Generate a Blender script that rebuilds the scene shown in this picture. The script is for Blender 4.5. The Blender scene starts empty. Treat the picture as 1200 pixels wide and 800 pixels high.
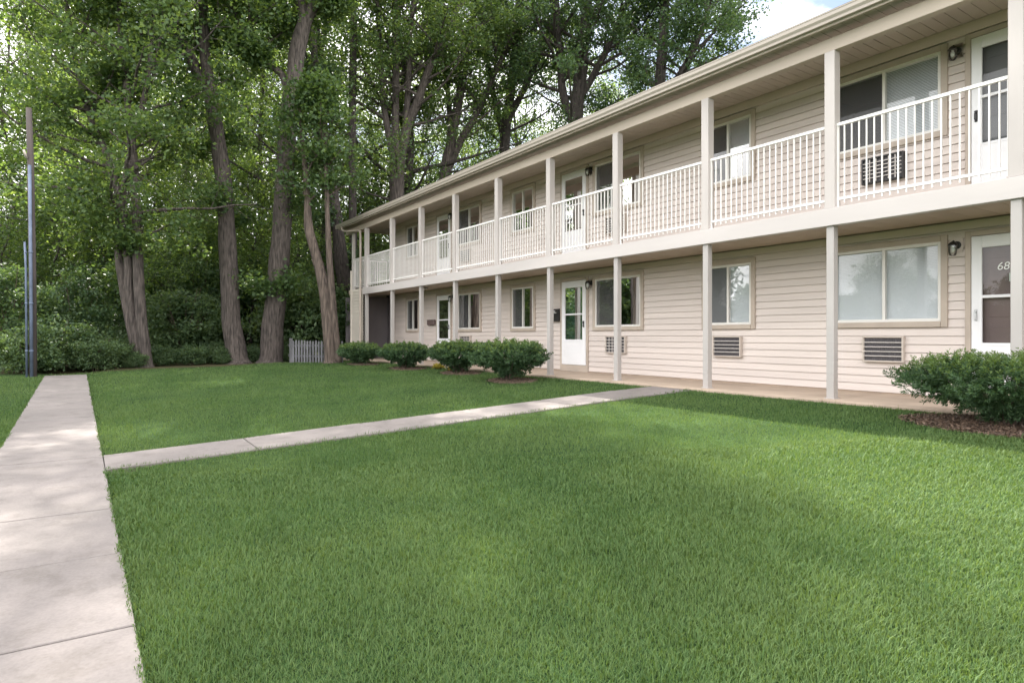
import bpy, math, random
import numpy as np
from mathutils import Vector, Matrix, noise

random.seed(7)
RNG = np.random.default_rng(11)
scene = bpy.context.scene
COL = scene.collection
R = math.radians

# ------------------------------------------------------------------ camera frame
# world: X = to the right of the facade line (towards the building), Y = along the facade, z = 0 at the porch slab
F, HOR, CAMZ = 750.0, 393.0, 0.9
TH = math.atan(503.0 / F)
CT, ST = math.cos(TH), math.sin(TH)

def at(px, py, d):
    """point seen at photo pixel px, py at camera depth d metres"""
    u = (px - 600) / F * d
    return Vector((d * ST + u * CT, d * CT - u * ST, CAMZ - (py - HOR) / F * d))

def ground_z(x, y):
    a = -0.66 + 0.019 * min(max(y, -6), 24.5)
    if y > 24.5: a += 0.004 * min(y - 24.5, 40)
    s = min(max((x - 0.35) / 8.1, 0.0), 1.0)
    if y > 23.5:
        s *= max(0.35, 1 - (y - 23.5) / 6)
    z = a + (-0.045 - a) * s
    if x < -3.0: z += 0.010 * min(-3.0 - x, 10)
    return z

# ------------------------------------------------------------------ materials
def new_mat(name):
    m = bpy.data.materials.new(name); m.use_nodes = True
    nt = m.node_tree
    return m, nt, nt.nodes, nt.links, nt.nodes['Principled BSDF']

def ramp(nodes, stops):
    r = nodes.new('ShaderNodeValToRGB'); e = r.color_ramp.elements
    e[0].position, e[0].color = stops[0][0], (*stops[0][1], 1)
    e[1].position, e[1].color = stops[-1][0], (*stops[-1][1], 1)
    for p, c in stops[1:-1]:
        n = e.new(p); n.color = (*c, 1)
    return r

def mul(c, k): return tuple(min(1, v * k) for v in c)

def mat_noise(name, base, var=0.12, scale=3.0, rough=0.6, bump=0.0, bscale=60.0, detail=6, stretch=(1, 1, 1), dark=None, metal=0.0, spec=0.5):
    m, nt, N, L, b = new_mat(name)
    tc = N.new('ShaderNodeTexCoord'); mp = N.new('ShaderNodeMapping'); mp.inputs['Scale'].default_value = stretch
    L.new(tc.outputs['Object'], mp.inputs['Vector'])
    n = N.new('ShaderNodeTexNoise'); n.inputs['Scale'].default_value = scale; n.inputs['Detail'].default_value = detail
    L.new(mp.outputs[0], n.inputs['Vector'])
    r = ramp(N, [(0.3, mul(base, 1 - var) if dark is None else dark), (0.7, mul(base, 1 + var))])
    L.new(n.outputs['Fac'], r.inputs['Fac']); L.new(r.outputs['Color'], b.inputs['Base Color'])
    b.inputs['Roughness'].default_value = rough; b.inputs['Metallic'].default_value = metal
    b.inputs['Specular IOR Level'].default_value = spec
    if bump:
        n2 = N.new('ShaderNodeTexNoise'); n2.inputs['Scale'].default_value = bscale; n2.inputs['Detail'].default_value = 5
        L.new(mp.outputs[0], n2.inputs['Vector'])
        bp = N.new('ShaderNodeBump'); bp.inputs['Strength'].default_value = bump; bp.inputs['Distance'].default_value = 0.01 if bump < .9 else .05
        L.new(n2.outputs['Fac'], bp.inputs['Height']); L.new(bp.outputs[0], b.inputs['Normal'])
    return m

M = {}
M['siding'] = mat_noise('vinyl siding', (0.635, 0.562, 0.522), 0.09, 0.9, 0.5, 0.15, 25, 3, stretch=(1, 0.3, 7))
M['siding_cream'] = mat_noise('cream siding', (0.66, 0.60, 0.53), 0.06, 1.2, 0.5, 0.1, 25)
M['trim'] = mat_noise('tan trim', (0.46, 0.39, 0.33), 0.10, 2.5, 0.55, 0.12, 40)
M['post'] = mat_noise('painted post', (0.49, 0.45, 0.43), 0.09, 2.2, 0.5, 0.12, 30, stretch=(1, 1, 0.3))
M['steel_post'] = mat_noise('grey painted post', (0.41, 0.385, 0.37), 0.10, 2.2, 0.45, 0.1, 30, stretch=(1, 1, 0.3))
M['band'] = mat_noise('painted deck band', (0.53, 0.49, 0.475), 0.08, 1.3, 0.5, 0.1, 20, stretch=(1, 0.3, 2))
M['beam'] = mat_noise('painted beam', (0.48, 0.405, 0.335), 0.08, 1.5, 0.5, 0.1, 20, stretch=(1, 0.3, 2))
M['gutter'] = mat_noise('gutter metal', (0.42, 0.37, 0.32), 0.06, 1.2, 0.4, 0.0, stretch=(1, 0.3, 3))
M['soffit'] = mat_noise('soffit panels', (0.49, 0.42, 0.365), 0.06, 1.5, 0.5)
M['ceiling'] = mat_noise('porch ceiling', (0.46, 0.38, 0.31), 0.07, 1.5, 0.6)
M['white'] = mat_noise('white paint', (0.80, 0.79, 0.78), 0.03, 3.0, 0.4)
M['vinyl'] = mat_noise('white vinyl', (0.74, 0.72, 0.69), 0.04, 3.0, 0.4)
M['rail'] = mat_noise('white railing metal', (0.80, 0.78, 0.76), 0.04, 4.0, 0.35)
M['door'] = mat_noise('white storm door', (0.80, 0.80, 0.82), 0.03, 2.0, 0.35)
M['inner_door'] = mat_noise('plum brown inner door', (0.13, 0.09, 0.085), 0.15, 2.0, 0.6)
M['inner_teal_reflection'] = mat_noise('inner door with teal reflection', (0.07, 0.26, 0.21), 0.2, 4.0, 0.6)  # teal reflection in the door pane, put into the inner door's colour
M['inner_grey'] = mat_noise('grey inner door', (0.10, 0.10, 0.105), 0.15, 2.0, 0.6)
M['slab'] = mat_noise('porch slab concrete', (0.40, 0.315, 0.245), 0.16, 1.6, 0.9, 0.25, 80)
M['dark'] = mat_noise('dark interior', (0.055, 0.05, 0.052), 0.2, 2.0, 0.9)
M['black'] = mat_noise('black metal', (0.018, 0.017, 0.017), 0.3, 5.0, 0.4)
M['ac_frame'] = mat_noise('beige appliance metal', (0.52, 0.46, 0.41), 0.08, 5.0, 0.45)
M['ac_core'] = mat_noise('dark cooling fins', (0.085, 0.078, 0.085), 0.3, 20.0, 0.6, stretch=(1, 4, 1))
M['ac_bar'] = mat_noise('pale grille bars', (0.62, 0.58, 0.55), 0.06, 5.0, 0.4)
M['chrome'] = mat_noise('brushed handle', (0.55, 0.55, 0.56), 0.05, 8.0, 0.3, metal=0.9)
M['stair'] = mat_noise('grey stair panel', (0.15, 0.135, 0.14), 0.12, 1.5, 0.7, stretch=(1, 1, 0.5))
M['roof'] = mat_noise('roof shingles', (0.16, 0.14, 0.125), 0.25, 9.0, 0.9, 0.4, 60)
M['conduit'] = mat_noise('blue grey conduit', (0.12, 0.15, 0.22), 0.25, 3.0, 0.6)
M['polewood'] = mat_noise('weathered pole', (0.085, 0.07, 0.065), 0.4, 6.0, 0.9, 0.5, 30, stretch=(1, 1, 0.1))
M['fence'] = mat_noise('weathered grey pickets', (0.125, 0.125, 0.132), 0.4, 6.0, 0.8, 0.2, 40, stretch=(1, 1, 0.2))
M['bark'] = mat_noise('grey brown bark', (0.078, 0.064, 0.057), 0.65, 18.0, 0.95, 1.0, 34, stretch=(1, 1, 0.16))
M['bark_brown'] = mat_noise('brown shaggy bark', (0.100, 0.077, 0.063), 0.65, 20.0, 0.95, 1.0, 36, stretch=(1, 1, 0.1))
M['bark_dark'] = mat_noise('dark bark', (0.050, 0.041, 0.037), 0.6, 18.0, 0.95, 1.0, 34, stretch=(1, 1, 0.2))
M['twig'] = mat_noise('shrub stem', (0.09, 0.065, 0.05), 0.3, 9.0, 0.9)
M['conc'] = None

def concrete():
    m, nt, N, L, b = new_mat('sidewalk concrete')
    tc = N.new('ShaderNodeTexCoord')
    n1 = N.new('ShaderNodeTexNoise'); n1.inputs['Scale'].default_value = 0.9; n1.inputs['Detail'].default_value = 8; n1.inputs['Roughness'].default_value = 0.65
    n2 = N.new('ShaderNodeTexNoise'); n2.inputs['Scale'].default_value = 55; n2.inputs['Detail'].default_value = 6
    n3 = N.new('ShaderNodeTexVoronoi'); n3.inputs['Scale'].default_value = 120
    for n in (n1, n2, n3): L.new(tc.outputs['Object'], n.inputs['Vector'])
    r1 = ramp(N, [(0.3, (0.155, 0.138, 0.131)), (0.55, (0.20, 0.177, 0.168)), (0.75, (0.235, 0.209, 0.199))])
    r2 = ramp(N, [(0.35, (0.78, 0.78, 0.78)), (0.6, (1, 1, 1))])
    L.new(n1.outputs['Fac'], r1.inputs['Fac']); L.new(n2.outputs['Fac'], r2.inputs['Fac'])
    mx = N.new('ShaderNodeMixRGB'); mx.blend_type = 'MULTIPLY'; mx.inputs['Fac'].default_value = 0.55
    L.new(r1.outputs['Color'], mx.inputs[1]); L.new(r2.outputs['Color'], mx.inputs[2])
    n4 = N.new('ShaderNodeTexNoise'); n4.inputs['Scale'].default_value = 4.5; n4.inputs['Detail'].default_value = 9; n4.inputs['Roughness'].default_value = .7; L.new(tc.outputs['Object'], n4.inputs['Vector'])
    r4 = ramp(N, [(.36, (.78, .77, .75)), (.50, (1, 1, 1))]); L.new(n4.outputs['Fac'], r4.inputs['Fac'])
    m4 = N.new('ShaderNodeMixRGB'); m4.blend_type = 'MULTIPLY'; m4.inputs['Fac'].default_value = .8; L.new(mx.outputs[0], m4.inputs[1]); L.new(r4.outputs[0], m4.inputs[2])
    mx = m4
    L.new(mx.outputs[0], b.inputs['Base Color']); b.inputs['Roughness'].default_value = 0.9
    bp = N.new('ShaderNodeBump'); bp.inputs['Strength'].default_value = 0.35; bp.inputs['Distance'].default_value = 0.005
    L.new(n2.outputs['Fac'], bp.inputs['Height']); L.new(bp.outputs[0], b.inputs['Normal'])
    return m
M['conc'] = concrete()

def foliage(name, c_dark, c_mid, c_light, trans=0.4, patch=0.5, tcol=1.6, pw=0.5, spec=.35, rough=.5):
    m, nt, N, L, b = new_mat(name)
    g = N.new('ShaderNodeNewGeometry'); tc = N.new('ShaderNodeTexCoord')
    n = N.new('ShaderNodeTexNoise'); n.inputs['Scale'].default_value = patch; n.inputs['Detail'].default_value = 3
    L.new(tc.outputs['Object'], n.inputs['Vector'])
    ma = N.new('ShaderNodeMath'); ma.operation = 'MULTIPLY_ADD'; ma.inputs[1].default_value = 0.55
    L.new(g.outputs['Random Per Island'], ma.inputs[0])
    m2 = N.new('ShaderNodeMath'); m2.operation = 'MULTIPLY'; m2.inputs[1].default_value = pw
    L.new(n.outputs['Fac'], m2.inputs[0]); L.new(m2.outputs[0], ma.inputs[2])
    oi = N.new('ShaderNodeObjectInfo'); m3 = N.new('ShaderNodeMath'); m3.operation = 'MULTIPLY_ADD'
    m3.inputs[1].default_value = 0.22; L.new(oi.outputs['Random'], m3.inputs[0])
    m4 = N.new('ShaderNodeMath'); m4.operation = 'SUBTRACT'; m4.inputs[1].default_value = 0.11
    L.new(ma.outputs[0], m4.inputs[0]); L.new(m4.outputs[0], m3.inputs[2])
    r = ramp(N, [(0.12, c_dark), (0.5, c_mid), (0.92, c_light)])
    L.new(m3.outputs[0], r.inputs['Fac'])
    L.new(r.outputs['Color'], b.inputs['Base Color']); b.inputs['Roughness'].default_value = rough
    b.inputs['Specular IOR Level'].default_value = spec
    t = N.new('ShaderNodeBsdfTranslucent')
    hs = N.new('ShaderNodeMixRGB'); hs.blend_type = 'MULTIPLY'; hs.inputs['Fac'].default_value = 1.0
    hs.inputs[2].default_value = (1.25 * tcol, 1.1 * tcol, 0.5 * tcol, 1)
    L.new(r.outputs['Color'], hs.inputs[1]); L.new(hs.outputs[0], t.inputs['Color'])
    mx = N.new('ShaderNodeMixShader'); mx.inputs[0].default_value = trans
    L.new(b.outputs[0], mx.inputs[1]); L.new(t.outputs[0], mx.inputs[2])
    L.new(mx.outputs[0], N['Material Output'].inputs['Surface'])
    return m

M['leaf'] = foliage('maple leaves', (0.034, 0.068, 0.028), (0.068, 0.122, 0.045), (0.125, 0.185, 0.066), 0.43, 0.45, 1.8)
M['leaf_dark'] = foliage('dark leaves', (0.030, 0.060, 0.031), (0.057, 0.106, 0.050), (0.105, 0.160, 0.070), 0.40, 0.45, 1.7)
M['leaf_light'] = foliage('light leaves', (0.042, 0.080, 0.030), (0.082, 0.140, 0.046), (0.138, 0.200, 0.064), 0.46, 0.45, 1.85)
M['leaf_shrub'] = foliage('understory leaves', (0.042, 0.080, 0.040), (0.088, 0.146, 0.070), (0.140, 0.205, 0.10), 0.42, 0.8)
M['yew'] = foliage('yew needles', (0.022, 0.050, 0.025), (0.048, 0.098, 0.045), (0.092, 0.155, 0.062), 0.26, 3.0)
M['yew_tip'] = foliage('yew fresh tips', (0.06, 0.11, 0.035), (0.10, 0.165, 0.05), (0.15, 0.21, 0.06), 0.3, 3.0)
M['grass'] = foliage('grass blades', (0.033, 0.078, 0.024), (0.062, 0.122, 0.038), (0.112, 0.174, 0.062), 0.28, 0.75, 1.4, .85, .20, .65)
M['hosta'] = foliage('yellow leaves', (0.25, 0.24, 0.06), (0.38, 0.34, 0.10), (0.5, 0.45, 0.16), 0.3, 3.0)

def glass(name, boost=1.9, tint=(1, 1, 1)):
    m, nt, N, L, b = new_mat(name)
    N.remove(b)
    fr = N.new('ShaderNodeFresnel'); fr.inputs['IOR'].default_value = 1.5
    k = N.new('ShaderNodeMath'); k.operation = 'MULTIPLY'; k.inputs[1].default_value = boost; k.use_clamp = True
    L.new(fr.outputs[0], k.inputs[0])
    tr = N.new('ShaderNodeBsdfTransparent'); tr.inputs['Color'].default_value = (*tint, 1)
    gl = N.new('ShaderNodeBsdfGlossy'); gl.inputs['Roughness'].default_value = 0.015
    tc = N.new('ShaderNodeTexCoord'); n = N.new('ShaderNodeTexNoise'); n.inputs['Scale'].default_value = 1.6
    L.new(tc.outputs['Object'], n.inputs['Vector'])
    bp = N.new('ShaderNodeBump'); bp.inputs['Strength'].default_value = 0.02; bp.inputs['Distance'].default_value = 0.05
    L.new(n.outputs['Fac'], bp.inputs['Height']); L.new(bp.outputs[0], gl.inputs['Normal'])
    mx = N.new('ShaderNodeMixShader'); L.new(k.outputs[0], mx.inputs[0]); L.new(tr.outputs[0], mx.inputs[1]); L.new(gl.outputs[0], mx.inputs[2])
    L.new(mx.outputs[0], N['Material Output'].inputs['Surface'])
    return m
M['glass'] = glass('window glass', 1.8, (0.96, 0.98, 0.98))
M['doorglass'] = glass('storm door glass', 0.9, (0.96, 0.98, 0.98))
M['lampglass'] = glass('lamp glass', 2.5, (0.93, 0.95, 0.97))

def screen_mat():
    m, nt, N, L, b = new_mat('insect screen')
    b.inputs['Base Color'].default_value = (0.10, 0.10, 0.105, 1); b.inputs['Roughness'].default_value = 0.8
    tr = N.new('ShaderNodeBsdfTransparent'); mx = N.new('ShaderNodeMixShader'); mx.inputs[0].default_value = 0.55
    L.new(tr.outputs[0], mx.inputs[1]); L.new(b.outputs[0], mx.inputs[2]); L.new(mx.outputs[0], N['Material Output'].inputs['Surface'])
    return m
M['screen'] = screen_mat()
M['blind'] = mat_noise('white blind slats', (0.82, 0.84, 0.87), 0.03, 2.0, 0.5)
M['curtain'] = mat_noise('pale green curtain', (0.42, 0.50, 0.45), 0.1, 3.0, 0.8)
M['drape'] = mat_noise('dark green drapes', (0.10, 0.125, 0.10), 0.3, 4.0, 0.8)
M['numwhite'] = mat_noise('white lettering', (0.85, 0.85, 0.83), 0.02, 3.0, 0.5)
M['mulch'] = mat_noise('brown mulch', (0.115, 0.08, 0.06), 0.5, 30.0, 0.95, 0.6, 60)
M['chip'] = foliage('mulch chips', (0.06, 0.04, 0.03), (0.15, 0.10, 0.072), (0.30, 0.215, 0.155), 0.0, 6.0)

def ground_mat():
    m, nt, N, L, b = new_mat('lawn soil and leaf litter')
    tc = N.new('ShaderNodeTexCoord')
    n1 = N.new('ShaderNodeTexNoise'); n1.inputs['Scale'].default_value = 0.6; n1.inputs['Detail'].default_value = 8
    n2 = N.new('ShaderNodeTexNoise'); n2.inputs['Scale'].default_value = 28; n2.inputs['Detail'].default_value = 6
    for n in (n1, n2): L.new(tc.outputs['Object'], n.inputs['Vector'])
    g1 = ramp(N, [(0.3, (0.020, 0.046, 0.014)), (0.7, (0.042, 0.080, 0.024))])
    g2 = ramp(N, [(0.35, (0.05, 0.05, 0.02)), (0.55, (1, 1, 1))])
    L.new(n1.outputs['Fac'], g1.inputs['Fac']); L.new(n2.outputs['Fac'], g2.inputs['Fac'])
    mg = N.new('ShaderNodeMixRGB'); mg.blend_type = 'MULTIPLY'; mg.inputs['Fac'].default_value = 0.6
    L.new(g1.outputs[0], mg.inputs[1]); L.new(g2.outputs[0], mg.inputs[2])
    l1 = ramp(N, [(0.3, (0.035, 0.032, 0.018)), (0.5, (0.075, 0.06, 0.035)), (0.7, (0.06, 0.085, 0.03))])
    L.new(n2.outputs['Fac'], l1.inputs['Fac'])
    sp = N.new('ShaderNodeSeparateXYZ'); L.new(tc.outputs['Object'], sp.inputs[0])
    ad = N.new('ShaderNodeMath'); ad.operation = 'MULTIPLY_ADD'; ad.inputs[1].default_value = 1.6
    L.new(n1.outputs['Fac'], ad.inputs[0]); L.new(sp.outputs['Y'], ad.inputs[2])
    mr = N.new('ShaderNodeMapRange'); mr.inputs['From Min'].default_value = 24.0; mr.inputs['From Max'].default_value = 24.7
    L.new(ad.outputs[0], mr.inputs['Value'])
    mx = N.new('ShaderNodeMixRGB'); L.new(mr.outputs[0], mx.inputs['Fac']); L.new(mg.outputs[0], mx.inputs[1]); L.new(l1.outputs[0], mx.inputs[2])
    L.new(mx.outputs[0], b.inputs['Base Color']); b.inputs['Roughness'].default_value = 1.0; b.inputs['Specular IOR Level'].default_value = 0.1
    bp = N.new('ShaderNodeBump'); bp.inputs['Strength'].default_value = 0.6; bp.inputs['Distance'].default_value = 0.03
    L.new(n2.outputs['Fac'], bp.inputs['Height']); L.new(bp.outputs[0], b.inputs['Normal'])
    return m
M['ground'] = ground_mat()

# ------------------------------------------------------------------ object helpers
def tag(o, label=None, cat=None, group=None, kind=None):
    if label: o['label'] = label
    if cat: o['category'] = cat
    if group: o['group'] = group
    if kind: o['kind'] = kind
    return o

def empty(name, loc, label=None, cat=None, group=None, rz=0.0):
    o = bpy.data.objects.new(name, None); COL.objects.link(o)
    o.location = loc; o.rotation_euler = (0, 0, rz); o.empty_display_size = 0.2
    return tag(o, label, cat, group)

class MB:
    def __init__(s): s.v = []; s.f = []
    def quad(s, a, b, c, d):
        n = len(s.v); s.v += [tuple(a), tuple(b), tuple(c), tuple(d)]; s.f.append((n, n + 1, n + 2, n + 3)); return s
    def box(s, x0, x1, y0, y1, z0, z1, ch=0.0):
        if x0 > x1: x0, x1 = x1, x0
        if y0 > y1: y0, y1 = y1, y0
        n = len(s.v)
        if ch <= 0:
            s.v += [(x0, y0, z0), (x1, y0, z0), (x1, y1, z0), (x0, y1, z0), (x0, y0, z1), (x1, y0, z1), (x1, y1, z1), (x0, y1, z1)]
            s.f += [(n, n + 3, n + 2, n + 1), (n + 4, n + 5, n + 6, n + 7), (n, n + 1, n + 5, n + 4), (n + 1, n + 2, n + 6, n + 5), (n + 2, n + 3, n + 7, n + 6), (n + 3, n, n + 4, n + 7)]
        else:                                    # chamfered box: three nested shells
            c = ch; idx = {}
            for ix, X in ((0, (x0, x0 + c)), (1, (x1, x1 - c))):
                for iy, Y in ((0, (y0, y0 + c)), (1, (y1, y1 - c))):
                    for iz, Z in ((0, (z0, z0 + c)), (1, (z1, z1 - c))):
                        k = len(s.v)
                        s.v += [(X[0], Y[1], Z[1]), (X[1], Y[0], Z[1]), (X[1], Y[1], Z[0])]
                        idx[ix, iy, iz] = (k, k + 1, k + 2)
            q = lambda a, b, d, e, t: s.f.append((idx[a][t], idx[b][t], idx[d][t], idx[e][t]))
            q((0, 0, 0), (0, 0, 1), (0, 1, 1), (0, 1, 0), 0); q((1, 0, 0), (1, 1, 0), (1, 1, 1), (1, 0, 1), 0)
            q((0, 0, 0), (1, 0, 0), (1, 0, 1), (0, 0, 1), 1); q((0, 1, 0), (0, 1, 1), (1, 1, 1), (1, 1, 0), 1)
            q((0, 0, 0), (0, 1, 0), (1, 1, 0), (1, 0, 0), 2); q((0, 0, 1), (1, 0, 1), (1, 1, 1), (0, 1, 1), 2)
            for a in (0, 1):
                for b2 in (0, 1):
                    p, r_ = (a, b2, 0), (a, b2, 1); s.f.append((idx[p][0], idx[p][1], idx[r_][1], idx[r_][0]))
                    p, r_ = (a, 0, b2), (a, 1, b2); s.f.append((idx[p][0], idx[p][2], idx[r_][2], idx[r_][0]))
                    p, r_ = (0, a, b2), (1, a, b2); s.f.append((idx[p][1], idx[p][2], idx[r_][2], idx[r_][1]))
                    for c3 in (0, 1): s.f.append(idx[a, b2, c3])
        return s
    def tube(s, pts, radii, n=8, cap=True, rough=0.0, up=Vector((0, 0, 1))):
        pts = [Vector(p) for p in pts]; rings = []; x = None
        for i, p in enumerate(pts):
            t = (pts[min(i + 1, len(pts) - 1)] - pts[max(i - 1, 0)])
            if t.length < 1e-6: t = Vector((0, 0, 1))
            t.normalize()
            if x is None:
                x = t.orthogonal().normalized()
            else:
                x = (x - t * x.dot(t)); x = x.normalized() if x.length > 1e-5 else t.orthogonal().normalized()
            y = t.cross(x); ring = []
            for k in range(n):
                a = 2 * math.pi * k / n; r = radii[i]
                if rough: r *= 1 + rough * noise.noise(Vector((math.cos(a) * 2.2, math.sin(a) * 2.2, p.z * 1.1 + p.x)))
                ring.append(len(s.v)); s.v.append(tuple(p + x * (math.cos(a) * r) + y * (math.sin(a) * r)))
            rings.append(ring)
        for a, b in zip(rings[:-1], rings[1:]):
            for k in range(n): s.f.append((a[k], a[(k + 1) % n], b[(k + 1) % n], b[k]))
        if cap: s.f.append(tuple(reversed(rings[0]))); s.f.append(tuple(rings[-1]))
        return s
    def ellipsoid(s, c, rx, ry, rz, nu=14, nv=8):
        rows = []
        for j in range(nv + 1):
            ph = math.pi * j / nv - math.pi / 2
            row = []
            for i in range(nu):
                a = 2 * math.pi * i / nu; row.append(len(s.v))
                s.v.append((c[0] + rx * math.cos(ph) * math.cos(a), c[1] + ry * math.cos(ph) * math.sin(a), c[2] + rz * math.sin(ph)))
            rows.append(row)
        for j in range(nv):
            for i in range(nu): s.f.append((rows[j][i], rows[j][(i + 1) % nu], rows[j + 1][(i + 1) % nu], rows[j + 1][i]))
        return s
    def build(s, name, mat, parent=None, smooth=False, origin=None):
        me = bpy.data.meshes.new(name)
        v = s.v
        if origin is not None: v = [(p[0] - origin[0], p[1] - origin[1], p[2] - origin[2]) for p in v]
        me.from_pydata(v, [], s.f); me.update()
        me.materials.append(mat)
        if smooth: me.polygons.foreach_set('use_smooth', [True] * len(me.polygons))
        o = bpy.data.objects.new(name, me); COL.objects.link(o)
        if origin is not None: o.location = origin
        if parent: o.parent = parent
        return o

def np_mesh(name, verts, nper, faces_local, mats, parent=None, mat_idx=None, normals_up=False):
    """many identical little pieces: verts (N*nper,3); faces_local = list of index tuples of one piece"""
    n = len(verts) // nper
    me = bpy.data.meshes.new(name)
    me.vertices.add(len(verts)); me.vertices.foreach_set('co', np.ascontiguousarray(verts, dtype=np.float32).ravel())
    base = (np.arange(n) * nper)[:, None]
    loops = np.concatenate([base + np.array(f)[None, :] for f in faces_local], axis=1)     # per piece: all loops
    sizes = np.array([len(f) for f in faces_local])
    me.loops.add(loops.size); me.loops.foreach_set('vertex_index', loops.ravel().astype(np.int32))
    tot = np.tile(sizes, n); starts = np.concatenate([[0], np.cumsum(tot)[:-1]])
    me.polygons.add(len(tot)); me.polygons.foreach_set('loop_start', starts.astype(np.int32))
    try: me.polygons.foreach_set('loop_total', tot.astype(np.int32))
    except Exception: pass
    for m in mats: me.materials.append(m)
    if mat_idx is not None: me.polygons.foreach_set('material_index', np.repeat(mat_idx, len(faces_local)).astype(np.int32))
    me.update(calc_edges=True); me.validate()
    o = bpy.data.objects.new(name, me); COL.objects.link(o)
    if parent: o.parent = parent
    return o

def unit(a): return a / (np.linalg.norm(a, axis=1, keepdims=True) + 1e-9)

def leaves(name, centers, length, width, mats, parent, rng, up=0.8, droop=0.25, mat_idx=None, fold=0.18):
    c = np.asarray(centers, dtype=np.float64); n = len(c)
    a = rng.normal(size=(n, 3)); a[:, 2] = a[:, 2] * 0.6 - droop; a = unit(a)
    nn = rng.normal(size=(n, 3)); nn[:, 2] += up; nn = unit(nn - a * np.sum(nn * a, axis=1, keepdims=True))
    b = np.cross(a, nn)
    l = (length * rng.uniform(0.6, 1.25, n))[:, None]; w = (width * rng.uniform(0.7, 1.2, n))[:, None]
    v = np.empty((n, 4, 3))
    v[:, 0] = c - a * l * 0.5
    v[:, 1] = c + b * w * 0.5 + nn * w * fold - a * l * 0.05
    v[:, 2] = c + a * l * 0.5
    v[:, 3] = c - b * w * 0.5 + nn * w * fold - a * l * 0.05
    return np_mesh(name, v.reshape(-1, 3), 4, [(0, 1, 2, 3)], mats, parent, mat_idx)

def copy_tree(o, parent=None):
    c = o.copy(); COL.objects.link(c)
    if parent: c.parent = parent
    for ch in list(o.children): copy_tree(ch, c)
    return c

# ------------------------------------------------------------------ ground, paths
def grid_axis(lo, hi, step, far):
    a = list(np.arange(lo, hi + 1e-6, step)); out = []; d = step
    x = lo
    while x > -far: d *= 1.5; x -= d; out.append(x)
    out = out[::-1]; x = hi; d = step; tail = []
    while x < far: d *= 1.5; x += d; tail.append(x)
    return out + a + tail
gx = grid_axis(-6, 13, 0.35, 500); gy = grid_axis(-6, 30, 0.4, 500)
g = MB()
for y in gy:
    for x in gx:
        bump = 0.012 * noise.noise(Vector((x * 0.5, y * 0.5, 0)))
        g.v.append((x, y, ground_z(x, y) + bump - (0.06 if -1.0 < x < 0.34 and y < 24.5 else 0)))
nx = len(gx)
for j in range(len(gy) - 1):
    for i in range(nx - 1):
        g.f.append((j * nx + i, j * nx + i + 1, (j + 1) * nx + i + 1, (j + 1) * nx + i))
tag(g.build('lawn', M['ground'], smooth=True), kind='structure', label='green mown lawn with dark leaf litter beneath the trees')

SW0, SW1 = -0.87, 0.17
swr = lambda y: .225 - .0068 * (y - 3.2)
swl = lambda y: -.795 - .0050 * (y - 4)
def slab_strip(x0f, x1f, y0, y1, top, thick=0.12, ch=0.008):
    """one concrete panel with a chamfered rim; corner lists given as (x,y)"""
    m = MB()
    return m
def panel(m, c4, zf, thick=0.12, ch=0.005):
    """c4: four (x,y) corners counter-clockwise"""
    cx = sum(p[0] for p in c4) / 4; cy = sum(p[1] for p in c4) / 4
    def shrink(p, d):
        dx, dy = cx - p[0], cy - p[1]; l = math.hypot(dx, dy); return (p[0] + dx / l * d * 1.4, p[1] + dy / l * d * 1.4)
    n = len(m.v)
    for p in c4: m.v.append((p[0], p[1], zf(*p) - thick))
    for p in c4: m.v.append((p[0], p[1], zf(*p) - ch))
    for p in c4: q = shrink(p, ch); m.v.append((q[0], q[1], zf(*p)))
    for k in range(4):
        l = (k + 1) % 4
        m.f.append((n + k, n + l, n + 4 + l, n + 4 + k)); m.f.append((n + 4 + k, n + 4 + l, n + 8 + l, n + 8 + k))
    m.f.append((n + 8, n + 9, n + 10, n + 11))

rw = random.Random(5)
sw = MB(); y = -6.0
zsw = lambda x, y: ground_z(0.0, y) + 0.022
while y < 21.5:
    y2 = min(y + 1.22, 22.1); dz = rw.uniform(-0.004, 0.004)
    panel(sw, [(swl(y), y + 0.005), (swr(y), y + 0.005), (swr(y2), y2 - 0.005), (swl(y2), y2 - 0.005)], lambda a, b, dz=dz: zsw(a, b) + dz)
    y = y2
tag(sw.build('sidewalk', M['conc']), kind='structure', label='long concrete sidewalk of square panels running to the woods')

def path_edges(x):
    s = (x - SW1) / (8.6 - SW1)
    c = 8.30 - 0.50 * s; hw = 0.42 + 0.05 * s
    return c - hw, c + hw
pa = MB(); x = swr(8.3) + 0.002; xs = []
while x < 8.55:
    x2 = x + 1.5
    if x2 > 7.9: x2 = 8.60
    a0, a1 = path_edges(x); b0, b1 = path_edges(x2); dz = rw.uniform(-0.003, 0.003)
    panel(pa, [(x + 0.006, a0), (x2 - 0.006, b0), (x2 - 0.006, b1), (x + 0.006, a1)], lambda p, q, dz=dz: ground_z(p, q) + 0.024 + dz)
    x = x2
tag(pa.build('path', M['conc']), kind='structure', label='narrow concrete path crossing the lawn to the porch')

# ------------------------------------------------------------------ building
PX, WX, GX = 8.9, 10.25, 8.53            # post line, wall face, gutter face
T0, T1 = -6.0, 23.62                      # wall extent
UP = 2.73                                 # storey offset
POSTS = [-3.75, -1.55, 0.66, 2.86, 5.05, 7.25, 9.47, 11.69, 13.9, 16.18, 18.41, 20.69, 23.10]
bld = empty('apartment_building', (WX, 9.0, 0), 'two storey beige clapboard apartment building with white railed balcony walkway', 'building')
BO = Vector(bld.location)
def part(mb, name, mat, parent=None, smooth=False):
    """build with world coordinates, parent kept at world place"""
    p = parent or bld
    o = mb.build(name, mat, None, smooth)
    off = Vector((0, 0, 0)); q = p
    while q is not None: off += Vector(q.location); q = q.parent
    o.data.transform(Matrix.Translation(-off)); o.parent = p
    return o

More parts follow.
